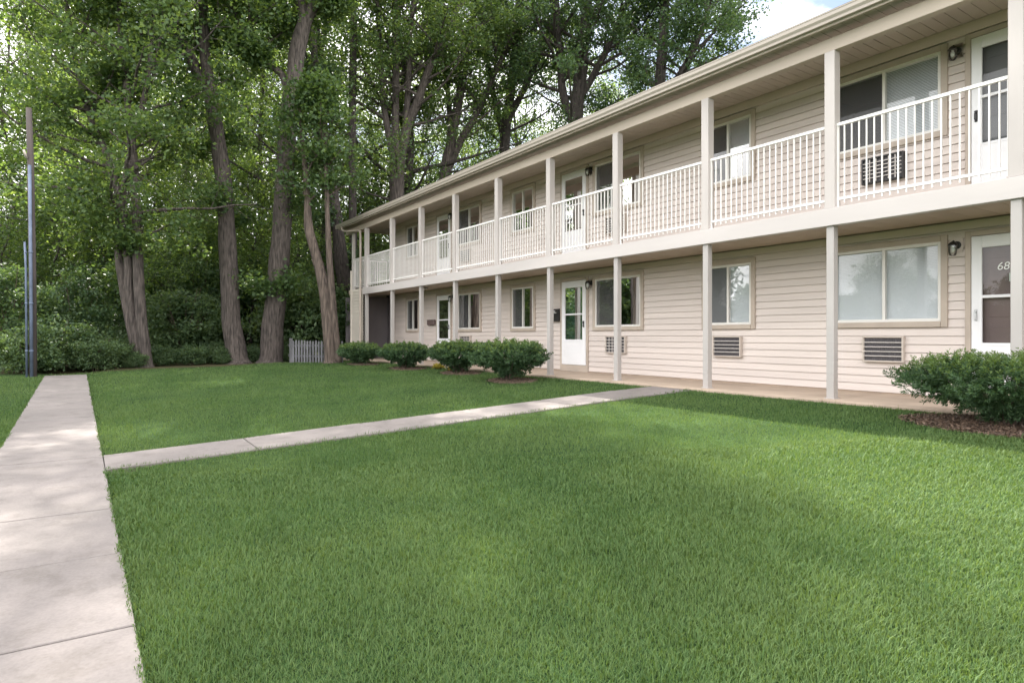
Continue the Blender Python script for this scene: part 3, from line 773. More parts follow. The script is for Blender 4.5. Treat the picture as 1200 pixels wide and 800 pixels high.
def base_at(px, d):
    p = at(px, HOR, d); return Vector((p.x, p.y, ground_z(p.x, p.y)))
def gpx(px, d):                      # pixel row of the ground at this column and depth
    b = base_at(px, d); return HOR + (CAMZ - b.z) * F / d

GT = 'trunks standing at the edge of the woods'
def named(px, d, stems, *a, **k):
    gy_ = gpx(px, d)
    S = []; ext = k.pop('ext', True)
    for i, s in enumerate(stems):
        s = list(s)
        if i == 0: s[0] = (s[0][0], gy_, s[0][2])
        if i == 0 and ext:
            (xa, ya, ra), (xb, yb, rb) = s[-2:]
            while yb > -330: xa, ya, xb, yb = xb, yb, xb + (xb - xa) * .7, yb - 85; s.append((xb, yb, max(1.3, s[-1][2] * .75)))
        S.append(px_stem(d, s))
    b = base_at(stems[0][0][0], d)
    return finish_tree(k.pop('name', 'broadleaf_tree'), b, S, *a, **k)

named(172, 21.6, [[(172, 0, 6.3), (163, 340, 5.9), (160, 250, 5.2), (154, 160, 4.6), (146, 80, 4), (138, 0, 3.4), (130, -90, 2.8), (126, -190, 2)],
                  [(165, 425, 5), (152, 350, 4.8), (147, 270, 4.5), (128, 190, 3.8), (100, 120, 3), (80, 20, 2.4), (70, -60, 2)],
                  [(161, 425, 4.6), (143, 330, 4.3), (139, 280, 4), (150, 190, 3.4), (172, 100, 3), (180, 10, 2.2)]],
      'triple stemmed grey tree standing behind the end of the sidewalk', GT, M['bark'], M['leaf'], limb_from=.33, n_limb=24, limb_len=3.9, leaf_n=43, seed=3, sprigs=8, el=(-.15, .8))
named(279, 23.6, [[(279, 0, 11.5), (272, 380, 10.5), (268, 320, 10), (263, 220, 9), (256, 170, 8.5), (250, 130, 8), (246, 105, 7.5), (240, 60, 5.5), (238, 0, 5), (236, -80, 4), (230, -170, 3)],
                  [(247, 112, 6.5), (232, 88, 6), (215, 55, 5.5), (196, 20, 5), (176, -20, 4.2), (150, -90, 3), (130, -160, 2)],
                  [(232, 78, 3.6), (212, 42, 3.2), (200, 10, 3), (190, -50, 2.2)]],
      'tall grey trunk forking high into a leaning left limb, left of the thickest trunk', GT, M['bark'], M['leaf'], limb_from=.55, n_limb=20, limb_len=4.2, leaf_n=40, seed=8, sprigs=14)
named(317, 24.2, [[(317, 0, 13), (321, 370, 12), (326, 320, 11.5), (333, 230, 10.5), (337, 150, 10), (344, 95, 9), (350, 52, 9), (356, 20, 6.5), (346, -20, 5.5), (340, -100, 4.5), (338, -190, 3)],
                  [(351, 50, 7), (362, 18, 6.5), (374, -4, 6), (392, -40, 5), (410, -110, 4), (425, -190, 2.5)],
                  [(338, 108, 4.5), (330, 88, 4), (316, 78, 3.6), (303, 73, 3.2), (292, 64, 2.8), (285, 50, 2.2), (284, 30, 1.5)]],
      'thickest trunk at the lawn edge, leaning slightly right with a hooked bare limb', GT, M['bark'], M['leaf'], limb_from=.6, n_limb=20, limb_len=4.4, leaf_n=40, seed=12, sprigs=14)
named(388, 22.6, [[(388, 0, 8), (386, 385, 7.5), (379, 335, 6.5), (369, 295, 5.5), (362, 268, 5), (360, 235, 4), (357, 190, 3), (352, 140, 2)],
                  [(396, 428, 5), (391, 370, 4.5), (387, 320, 3.8), (384, 260, 3), (382, 200, 2.4), (380, 130, 1.6)]],
      'shaggy brown split trunk standing in front of the picket fence', GT, M['bark_brown'], M['leaf'], limb_from=.62, n_limb=7, limb_len=1.6, leaf_n=20, seed=15, ext=False)
named(412, 28.0, [[(412, 0, 8.5), (405, 350, 8), (399, 300, 8), (394, 255, 7), (386, 200, 6), (376, 130, 5), (368, 60, 4), (360, -30, 3)]],
      'dark leaning trunk just behind the far corner of the building', GT, M['bark_dark'], M['leaf_dark'], limb_from=.5, n_limb=18, limb_len=3.4, leaf_n=35, seed=18, sprigs=8)
named(415, 30.0, [[(415, 0, 5), (414, 300, 4.6), (413, 200, 4.4), (413, 120, 4.2), (414, 50, 4), (415, -20, 3.5), (416, -140, 2.5)]],
      'slim straight trunk rising beside the roof corner', GT, M['bark_dark'], M['leaf'], limb_from=.45, n_limb=18, limb_len=3.0, leaf_n=35, seed=21)
named(466, 31.0, [[(466, 0, 10), (466, 320, 9.5), (465, 235, 9), (465, 195, 8.5), (463, 150, 4.5), (464, 90, 4), (463, 30, 3.5), (462, -60, 3), (460, -150, 2)],
                  [(464, 200, 5), (456, 160, 4), (449, 118, 3.5), (446, 60, 3), (440, -10, 2.5), (432, -90, 2)],
                  [(467, 200, 6), (477, 150, 5.5), (490, 118, 5), (503, 80, 4), (522, 45, 3.2), (540, 0, 2.5), (556, -60, 2)],
                  [(474, 160, 4), (478, 110, 3.5), (480, 50, 3), (486, -20, 2.4), (490, -90, 2)]],
      'grey tree fanning into four stems just left of the roof slope', 'trees rising behind the building', M['bark'], M['leaf'], limb_from=.16, n_limb=20, limb_len=3.4, leaf_n=32, seed=25, thin=19.0)
named(520, 34.0, [[(520, 0, 8), (520, 280, 7.5), (520, 215, 7), (530, 160, 5.5), (540, 105, 5), (548, 60, 4), (556, 10, 3.2), (560, -80, 2.4)],
                  [(522, 205, 5), (540, 165, 4.2), (560, 130, 3.8), (578, 90, 3.2), (600, 40, 2.6), (612, -40, 2)],
                  [(524, 190, 4), (527, 140, 3.2), (522, 80, 2.8), (516, 20, 2.2), (512, -50, 1.8)]],
      'slanting many limbed tree with sky gaps above the far roof end', 'trees rising behind the building', M['bark'], M['leaf'], limb_from=.16, n_limb=20, limb_len=3.4, leaf_n=32, seed=28, thin=19.0)
named(590, 36.0, [[(590, 0, 7.5), (590, 240, 7), (592, 160, 6), (598, 110, 5.5), (604, 60, 4.6), (612, 0, 3.8), (615, -90, 2.8)],
                  [(592, 165, 4.5), (580, 120, 4), (570, 70, 3.2), (560, 10, 2.4), (552, -60, 1.8)],
                  [(596, 140, 4), (616, 100, 3.6), (634, 60, 3), (650, 10, 2.4), (660, -60, 1.8)]],
      'tree with dark forked limbs above the middle of the roof', 'trees rising behind the building', M['bark_dark'], M['leaf_dark'], limb_from=.16, n_limb=23, limb_len=3.8, leaf_n=47, seed=31, thin=19.0)
named(672, 33.0, [[(672, 0, 9), (672, 230, 8.5), (675, 140, 8), (681, 80, 7.5), (686, 30, 6.5), (690, -40, 5), (694, -130, 3.5)],
                  [(674, 150, 5), (660, 110, 4.6), (655, 60, 4), (652, 0, 3.2), (648, -80, 2.4)],
                  [(677, 120, 4.5), (700, 80, 4), (720, 40, 3.4), (738, -10, 2.6), (750, -80, 2)]],
      'stout dark trunk seen through leaves behind the roof, right of the sky gaps', 'trees rising behind the building', M['bark_dark'], M['leaf_dark'], limb_from=.16, n_limb=27, limb_len=4.4, leaf_n=51, seed=34, thin=19.0)
named(770, 31.0, [[(770, 0, 9), (770, 200, 8), (772, 120, 7), (776, 60, 6), (780, -10, 5), (784, -100, 3)],
                  [(771, 150, 5), (790, 100, 4.4), (812, 60, 3.6), (830, 10, 2.8), (838, -60, 2)]],
      'dense leafy tree crown over the roof ending at the open sky', 'trees rising behind the building', M['bark_dark'], M['leaf_dark'], limb_from=.16, n_limb=31, limb_len=3.9, leaf_n=55, seed=37, thin=19.0)

# filler trees: prototypes copied around
def proto_tree(name, h, lean, bark, leafm, seed, limb_from, n_limb, limb_len, leaf_n, r0=.2, el=(-.1, .9), two=False):
    rg = random.Random(seed)
    pts = [(Vector((0, 0, 0)), r0)]
    for k in range(1, 8):
        z = h * k / 7; pts.append((Vector((lean * z * .3 + rg.uniform(-.3, .3), rg.uniform(-.3, .3), z)), r0 * (1 - .82 * k / 7)))
    stems = [pts]
    if two:
        i = 3; q = [(pts[i][0].copy(), pts[i][1] * .8)]
        for k in range(1, 5): q.append((pts[i][0] + Vector((k * .75, rg.uniform(-.4, .4), k * h * .13)), pts[i][1] * (.75 - .15 * k)))
        stems.append(q)
    return finish_tree(name, (0, 0, 0), stems, None, None, bark, leafm, limb_from, n_limb, limb_len, leaf_n, .33, seed, (.15, .10), el, 8, True)
P1 = proto_tree('broadleaf_tree', 19, .1, M['bark_dark'], M['leaf'], 101, .16, 34, 4.6, 34, .24, two=True)
P2 = proto_tree('broadleaf_tree', 16, -.1, M['bark'], M['leaf_light'], 102, .14, 32, 4.0, 34, .17)
P3 = proto_tree('broadleaf_tree', 22, .05, M['bark_dark'], M['leaf'], 103, .22, 34, 5.2, 34, .28, two=True)
P4 = proto_tree('young_tree', 9, .1, M['bark_dark'], M['leaf_light'], 104, .12, 24, 2.8, 22, .08)
used = set()
def place(proto, px, d, sc, rz, label, group, cat='tree', xy=None):
    o = proto if proto not in used else copy_tree(proto)
    used.add(proto)
    b = base_at(px, d) if xy is None else Vector((xy[0], xy[1], ground_z(*xy)))
    o.location = b; o.rotation_euler = (0, 0, rz); o.scale = (sc, sc, sc * random.uniform(.95, 1.08))
    tag(o, label, cat, group); return o
GB = 'leafy trees filling the woods'
deep = 'leafy tree deep in the woods, trunk hidden behind the front trees'
fill = [(P2, 20, 30, 1.0, 'light green tree right behind the utility pole'), (P1, 85, 31, .95, 'dark crowned tree between the utility pole and the triple stemmed tree'),
        (P2, 215, 32, 1.05, 'light green tree in the gap between triple stemmed tree and forked trunk'), (P1, 300, 34, 1.0, 'leafy tree filling the gap behind the two thick trunks'),
        (P2, 365, 33, .95, 'light green tree behind the brown split trunk'), (P3, 440, 40, .72, None), 
        (P3, 255, 42, 1.0, None), (P2, 500, 44, .8, None), (P1, 560, 48, .85, None), (P2, 640, 48, .9, None),
        (P1, 720, 44, .95, None), (P3, 320, 54, 1.1, None), (P3, 130, 41, 1.0, None), (P3, 45, 43, 1.0, None), (P3, 95, 49, 1.1, None), (P1, 175, 48, 1.15, None), (P3, 285, 50, 1.05, None), (P1, 230, 45, 1.1, None), (P2, 790, 42, .85, None), (P1, 470, 42, 1.0, None), (P1, 605, 43, 1.0, None), (P2, 670, 41, 1.1, None)]
for i, (p, px, d, sc, lab) in enumerate(fill):
    place(p, px, d, sc, i * 1.9 + .4, lab or deep, GB)
for i, (px, d, sc, lab) in enumerate([(60, 27, .9, 'young light green tree between the utility pole and triple stems'), (225, 27.5, .8, 'young light green tree behind low bushes left of the forked trunk'), (345, 28, .75, 'young light green tree above the picket fence'),
                                      (120, 29, .8, 'young tree shaded behind the triple stemmed tree'), (300, 29, .85, 'young tree in the shade between the two thick trunks'), (5, 25.5, .75, 'young tree at the left frame edge beside the utility pole'), (435, 33, .9, 'young tree seen through the open stair landing'), (425, 37, 1.0, 'young tree right behind the building corner'), (180, 33, 1.0, 'young tree in the deep shade right of the triple stems'), (260, 36, 1.0, 'young tree behind the forked trunk')]):
    place(P4, px, d, sc, i * 2.3, lab, 'young trees under the tall ones')
# row of trees across the grounds to the left (seen reflected in the windows)
for i, (x_, y_) in enumerate([(-30, -6), (-27, 4), (-31, 13), (-26, 22), (-29, 32), (-27, 40), (-31, 48), (-26, 54), (-29, 59), (-26, 64), (-30, 69), (-27, 74), (-25, 79), (-31, 84), (-26, 89), (-28, 94), (-26, 99), (-30, 105), (-27, 112)]):
    place((P1, P2, P3, P1, P2)[i % 5], 0, 0, .40 if y_ < 38 else .85, i * 1.3, 'leafy tree standing across the grounds opposite the building', 'trees opposite the building', xy=(x_, y_))

for x_, y_, sc, lab in [(14.0, 31.0, 1.15, 'very tall tree rising behind the far end of the roof'), (10.2, 32.0, 1.15, 'very tall tree between the slim trunk and the fan shaped tree')]:
    place(P3, 0, 0, sc, x_, lab, GB, xy=(x_, y_))

# understory shrubs
def proto_shrub(seed, rx, rz, leafm, n=120, leaf_n=70, leaf=(.15, .085)):
    rg = random.Random(seed); o = empty('woodland_shrub', (0, 0, 0)); tr = MB(); cen = []
    for k in range(11):
        az = k * 2.4; L = rz * rg.uniform(.7, 1.1); tip = Vector((math.cos(az) * rx * rg.uniform(.2, .9), math.sin(az) * rx * rg.uniform(.2, .9), L))
        tr.tube([Vector((math.cos(az) * .12, math.sin(az) * .12, -.1)), tip * .4 + Vector((0, 0, .2)), tip], [.03, .02, .008], 5, cap=False)
    r2 = np.random.default_rng(seed)
    for k in range(n):
        v = r2.normal(size=3); v /= np.linalg.norm(v); s = r2.uniform(.35, 1) ** .6
        lump = 1 + .55 * noise.noise(Vector((v[0] * 1.7 + seed, v[1] * 1.7, v[2] * 1.7)))
        cen.append((v[0] * rx * s * lump, v[1] * rx * s * lump, max(.12, rz * .52 + v[2] * rz * .5 * s * lump)))
    c = np.repeat(np.array(cen), leaf_n, axis=0); c = c + r2.normal(size=c.shape) * np.array([.2, .2, .13]); c = c[c[:, 2] > .03]
    tr.build('stems', M['twig'], o, True); leaves('foliage', c, leaf[0], leaf[1], [leafm], o, r2, up=1.0, droop=.3)
    return o
S1 = proto_shrub(201, 1.5, 2.6, M['leaf_shrub']); S2 = proto_shrub(202, 1.3, 1.7, M['leaf_shrub'], 100); S3 = proto_shrub(203, 1.6, 3.6, M['leaf_dark'], 150)
sh = [(S2, 143, 21.6, .40, 'very small bush at the lawn edge left of the triple stems'), (S2, 226, 23.0, .33, 'very small bush at the lawn edge between the dark shrub and the forked trunk'), (S2, 262, 23.4, .26, 'very small bush in front of the forked trunk'), (S2, 30, 19.0, .55, 'small bush right behind the foot of the utility pole'), (S2, 112, 20.4, .45, 'very small bush beside the right corner of the sidewalk end'), (S2, 160, 21.4, .22, 'tiny bush hiding the foot of the triple stems'), (S2, 336, 24.8, .3, 'tiny bush left of the fence corner'),
      (S3, 12, 20.8, .72, 'tall dark shrub behind the utility pole base'), (S2, 62, 20.3, .75, 'low dark bush filling the end of the sidewalk'), (S3, 90, 22.6, .74, 'dark leafy shrub between sidewalk end and triple stemmed tree'),
      (S2, 122, 22.4, .6, 'low bush in front of the triple stems on their left'), (S1, 216, 25.0, .85, 'dark shrub right of the triple stemmed tree'), (S3, 235, 27.5, .95, 'tall shrub with pale leaves left of the forked trunk'),
      (S2, 193, 22.6, .32, 'little bush at the foot of the triple stems'), (S2, 250, 24.2, .36, 'low bush at the left foot of the forked trunk'), (S2, 297, 24.4, .3, 'low bush between the two thick trunks'), (S1, 350, 26.5, 1.05, 'dark shrub behind the picket fence'),
      (S3, 145, 29, 1.1, 'tall shrub in the shade behind the triple stems'), (S3, 310, 30, 1.1, 'tall shrub in the shade behind the thickest trunk'), (S1, 385, 28, 1.1, 'shrub in the shade behind the brown split trunk'),
      (S3, 45, 29, 1.1, 'tall shrub deep behind the utility pole'), (S1, 422, 30, 1.0, 'shrub behind the far building corner'), (S3, 200, 31, 1.2, 'tall shrub deep behind the dark shrubs, centre of the woods'), (S3, 255, 32, 1.2, 'tall shrub deep behind the forked trunk'), (S3, 360, 32, 1.2, 'tall shrub deep behind the fence'), (S3, 95, 32, 1.2, 'tall shrub deep behind the sidewalk end'),
      (S1, -25, 24.5, .9, 'shrub left of the utility pole at the frame edge'), (S3, -50, 27, 1.1, 'tall shrub beyond the left frame edge')]
for i, (px, d) in enumerate([(-40, 38), (15, 44), (75, 40), (130, 46), (190, 42), (245, 47), (300, 43), (355, 46), (405, 50), (440, 46)]):
    place(S3, px, d, 2.3, i * 1.3, 'tall leafy thicket deep in the woods, mostly hidden', 'thickets deep in the woods', 'shrub')
useds = set()
for i in range(24):  # unseen bushes, added to cover bright sky gaps in the window reflections
    place((S3, S1)[i % 2], 0, 0, (1.5 if i < 8 else 2.9), i * 1.1, 'big unseen bush added opposite the building to darken the window reflections', 'bushes added for the window reflections', 'shrub', xy=(-24 - 2 * (i % 2), 4 + i * 4.4))
for i, (p, px, d, sc, lab) in enumerate(sh): place(p, px, d, sc * 1.2, i * 1.7, lab, 'shrubs under the trees', 'shrub')

# ------------------------------------------------------------------ yews in front of the porch
def yew(name, base, rx, ry, h, label, seed, n=900, per=34, blade=(.055, .012), tips=60):
    r2 = np.random.default_rng(seed); rg = random.Random(seed)
    o = empty(name, base, label, 'shrub', 'clipped yew shrubs along the porch'); tr = MB()
    for k in range(13):
        az = k * 2.4; rr = rg.uniform(.35, .8); tip = Vector((math.cos(az) * rx * rr, math.sin(az) * ry * rr, h * rg.uniform(.55, .85)))
        mid = tip * .45 + Vector((0, 0, -.02)); tr.tube([Vector((math.cos(az) * .07, math.sin(az) * .07, -.06)), mid * .5, mid, tip], [.022, .02, .015, .006], 6, cap=False)
    C, A = [], []
    zc = h * .62
    for k in range(n):
        v = r2.normal(size=3); v[2] *= .9; v /= np.linalg.norm(v); s = r2.uniform(.25, 1) ** .45
        lump = 1 + .34 * noise.noise(Vector((v[0] * 2.3 + seed, v[1] * 2.3, v[2] * 2.3))) + .10 * noise.noise(Vector((v[0] * 6 + seed, v[1] * 6, v[2] * 6)))
        p = np.array([v[0] * rx * s * lump, v[1] * ry * s * lump, zc + v[2] * h * .42 * s * lump])
        low = max(0, -v[2]); p[:2] *= (1 - .64 * low) * (1 + .10 * max(0, v[2]))
        p[2] = min(p[2], zc + h * (.30 + .06 * r2.random()))
        C.append(p); d = v + np.array([0, 0, .55]) + r2.normal(size=3) * .35; A.append(d / np.linalg.norm(d))
    L = np.full(n, .16)
    top = 0
    for k in range(tips):                  # longer loose shoots on top
        az = rg.uniform(0, 6.28); s = math.sqrt(rg.random()) * .92
        C.append(np.array([math.cos(az) * rx * s, math.sin(az) * ry * s, zc + h * .38 * math.sqrt(max(0, 1 - s * s * .9))])); d = np.array([math.cos(az) * .35, math.sin(az) * .35, 1.0]) + r2.normal(size=3) * .3; A.append(d / np.linalg.norm(d))
    C = np.array(C); A = np.array(A); N_ = len(C)
    L = np.where(np.arange(N_) < n, .14, r2.uniform(.12, .22, N_))
    t = r2.uniform(0, 1, (N_, per)); ax = np.repeat(A, per, axis=0); pos = np.repeat(C, per, axis=0) + ax * (t * L[:, None]).reshape(-1, 1)
    side = unit(np.cross(ax, r2.normal(size=ax.shape))); dirn = unit(ax * .75 + side * .9)
    wv = unit(np.cross(dirn, r2.normal(size=ax.shape)))
    ln = (blade[0] * r2.uniform(.6, 1.2, len(pos)) * np.where(t.ravel() > .85, .7, 1))[:, None]; wd = blade[1] * r2.uniform(.8, 1.3, len(pos))[:, None]
    v = np.empty((len(pos), 4, 3)); v[:, 0] = pos; v[:, 1] = pos + dirn * ln * .5 + wv * wd * .5; v[:, 2] = pos + dirn * ln; v[:, 3] = pos + dirn * ln * .5 - wv * wd * .5
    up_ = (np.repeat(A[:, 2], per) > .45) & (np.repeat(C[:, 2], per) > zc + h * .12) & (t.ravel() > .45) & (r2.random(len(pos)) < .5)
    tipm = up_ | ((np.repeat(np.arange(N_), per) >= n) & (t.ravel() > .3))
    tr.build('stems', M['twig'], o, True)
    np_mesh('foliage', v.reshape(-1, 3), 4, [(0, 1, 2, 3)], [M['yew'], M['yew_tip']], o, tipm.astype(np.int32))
    return o
yw = [((8.12, 2.72), .72, 1.0, .64, 'big rounded yew on mulch in front of the nearest white door', 1500), ((7.62, 11.5), .70, .84, .74, 'flared yew nearest the path, largest of the far row of yews', 1000),
      ((7.95, 14.3), .62, .86, .68, 'yew second from the path, in front of the far ground floor door', 900), ((7.75, 17.1), .62, .92, .62, 'dense low yew third from the path, left of the yellow hosta', 800), ((7.7, 20.6), .62, 1.0, .58, 'farthest dark yew near the building corner', 800)]
for i, ((x, y), rx, ry, h, lab, n) in enumerate(yw):
    yew('yew_shrub', (x, y, ground_z(x, y) + .01), rx, ry, h, lab, 300 + i, n, 38 if i == 0 else 30, (.05, .011) if i == 0 else (.065, .018), 120 if i == 0 else 90)

# mulch beds
def bed(cx, cy, rx, ry, label, n):
    m = MB(); k = 40; rings = 5; r2 = np.random.default_rng(int(cy * 10) + 5)
    m.v.append((cx, cy, ground_z(cx, cy) + .035))
    for j in range(1, rings + 1):
        for i in range(k):
            a = 2 * math.pi * i / k; s = j / rings * (1 + .12 * noise.noise(Vector((math.cos(a) * 2, math.sin(a) * 2, cy))))
            x = min(cx + rx * s * math.cos(a), 8.62); y = cy + ry * s * math.sin(a)
            m.v.append((x, y, ground_z(x, y) + .035 * (1 - (j / rings) ** 3) + .012 * noise.noise(Vector((x * 9, y * 9, 0))) + (.004 if j < rings else -.02)))
    for i in range(k):
        m.f.append((0, 1 + i, 1 + (i + 1) % k))
        for j in range(rings - 1): a = 1 + j * k; b = a + k; m.f.append((a + i, b + i, b + (i + 1) % k, a + (i + 1) % k))
    o = m.build('mulch_bed', M['mulch'], smooth=True); tag(o, label, 'mulch', kind='stuff')
    s = np.sqrt(r2.random(n)); a = r2.uniform(0, 6.283, n); x = np.minimum(cx + rx * s * np.cos(a), 8.60); y = cy + ry * s * np.sin(a)
    z = np.array([ground_z(p, q) for p, q in zip(x, y)]) + .03 * (1 - s ** 3) + r2.uniform(.005, .022, n)
    leaves('chips', np.stack([x, y, z], 1), .055, .014, [M['chip']], o, r2, up=2.5, droop=0)
bed(8.1, 2.65, .56, 1.1, 'reddish brown mulch around the big nearest yew', 5000)
bed(7.7, 11.5, .5, .7, 'small patch of brown mulch under the flared yew by the path', 900)
bed(8.0, 14.3, .45, .75, 'patch of brown mulch under the second yew from the path', 700)
bed(7.85, 17.2, .5, .85, 'patch of brown mulch under the third yew from the path', 600)
bed(7.8, 20.6, .5, .9, 'patch of brown mulch under the farthest yew', 600)
BEDS = [(8.1, 2.65, .56, 1.1), (7.7, 11.5, .5, .7), (8.0, 14.3, .45, .75), (7.85, 17.2, .5, .85), (7.8, 20.6, .5, .9)]

# small yellow plants
for (x, y, s, lab) in [(8.25, 16.0, 1.0, 'yellow leaved hosta beside the third yew from the path'), (8.2, 15.2, .6, 'smaller yellow leaved hosta between two yews')]:
    o = empty('hosta', (x, y, ground_z(x, y)), lab, 'plant', 'yellow hostas by the porch'); r2 = np.random.default_rng(int(y * 10)); v = []
    for k in range(46):
        a = r2.uniform(0, 6.283); e = r2.uniform(.25, 1.2); L = .22 * s * r2.uniform(.7, 1.2); d = np.array([math.cos(a) * math.cos(e), math.sin(a) * math.cos(e), math.sin(e)]); b = np.array([-math.sin(a), math.cos(a), 0])
        p = d * .03; v += [p, p + d * L * .55 + b * .045 * s + np.array([0, 0, .02]), p + d * L - np.array([0, 0, .05 * s]), p + d * L * .55 - b * .045 * s + np.array([0, 0, .02])]
    np_mesh('foliage', np.array(v), 4, [(0, 1, 2, 3)], [M['hosta']], o)

# ------------------------------------------------------------------ utility pole, wire, fence
b = base_at(39, 17.7); d = 17.7
o = empty('utility_pole', b, 'weathered utility pole with blue grey conduits standing left of the sidewalk end', 'utility pole')
m = MB(); H_ = 7.4
m.tube([(0, 0, -.3), (-.02, 0, 3), (-.06, 0, 6), (-.10, 0, H_)], [.095, .09, .08, .07], 12, rough=.04); m.build('pole', M['polewood'], o, True)
fx = Vector((CT, -ST, 0)); fw_ = Vector((-ST, -CT, 0))
for dx, top, r_, name in ((.07, 5.8, .040, 'conduit'), (-.065, 3.7, .028, 'conduit')):
    p = fx * dx + fw_ * .15; m = MB(); m.tube([p + Vector((0, 0, -.05)), p + Vector((-.02, 0, 3)), p + Vector((-.045, 0, top))], [r_] * 3, 10)
    for z in (.7, 2.0, 3.4):
        q = p + Vector((-.006 * z, 0, z)); m.tube([q, q + Vector((0, 0, .04))], [r_ * 1.25] * 2, 10)
    m.build(name, M['conduit'], o, True)
m = MB(); m.tube([Vector((-.09, 0, H_ - 1.4)) + fw_ * .09, Vector((-.09, 0, H_ - 1.2)) + fw_ * .2], [.03, .03], 8); m.build('insulator', M['ac_frame'], o, True)
m = MB(); p0 = Vector((-.05, 0, 4.3)) + b; p1 = p0 + Vector((-9.0, -3.5, 1.9)); pts = []
for k in range(17):
    s = k / 16; pts.append(p0.lerp(p1, s) - Vector((0, 0, .5 * math.sin(math.pi * s))))
m.tube(pts, [.014] * 17, 5); tag(m.build('power_line', M['black']), 'thin dark cable running from the utility pole out of frame to the left', 'cable')

fb = at(341, HOR, 23.3); fe = at(401, HOR, 22.7); zz = ground_z(fb.x, fb.y) - .01
o = empty('picket_fence', (fb.x, fb.y, zz), 'short weathered grey picket fence behind the brown split trunk', 'fence')
dv = Vector((fe.x - fb.x, fe.y - fb.y, 0)); ln = dv.length; dv.normalize(); nv = Vector((-dv.y, dv.x, 0))
def picket(m, s, dirv, h=.84, wv=.07):
    c = dirv * s; q = [c - dirv * wv / 2, c + dirv * wv / 2]; n2 = Vector((-dirv.y, dirv.x, 0)) * .009
    k = len(m.v)
    for off in (-n2, n2):
        m.v += [tuple(q[0] + off + Vector((0, 0, .03))), tuple(q[1] + off + Vector((0, 0, .03))), tuple(q[1] + off + Vector((0, 0, h - .06))), tuple(c + off + Vector((0, 0, h))), tuple(q[0] + off + Vector((0, 0, h - .06)))]
    m.f += [(k, k + 1, k + 2, k + 3, k + 4), (k + 9, k + 8, k + 7, k + 6, k + 5)] + [(k + i, k + 5 + i, k + 5 + (i + 1) % 5, k + (i + 1) % 5) for i in range(5)]
m = MB(); s = .10
while s < ln: picket(m, s, dv, .84 + random.uniform(-.02, .02)); s += .118
back = Vector((fb.x - .04 * fb.y, fb.y + .04 * fb.x, 0)).normalized(); s = .10
while s < 1.6: picket(m, s, back); s += .118
m.build('pickets', M['fence'], o)
m = MB()
for z in (.22, .60):
    for dr_, L in ((dv, ln), (back, 1.6)):
        n2 = Vector((-dr_.y, dr_.x, 0)); a = n2 * .03; k = len(m.v)
        for e in (Vector((0, 0, 0)), dr_ * L):
            for off in (a + Vector((0, 0, z)), a * 1.9 + Vector((0, 0, z)), a * 1.9 + Vector((0, 0, z + .08)), a + Vector((0, 0, z + .08))): m.v.append(tuple(e + off))
        m.f += [(k + i, k + (i + 1) % 4, k + 4 + (i + 1) % 4, k + 4 + i) for i in range(4)] + [(k, k + 3, k + 2, k + 1), (k + 4, k + 5, k + 6, k + 7)]
m.build('rail', M['fence'], o)
m = MB(); m.box(-.05, .05, -.05, .05, -.2, .90, .008); m.build('post', M['fence'], o)

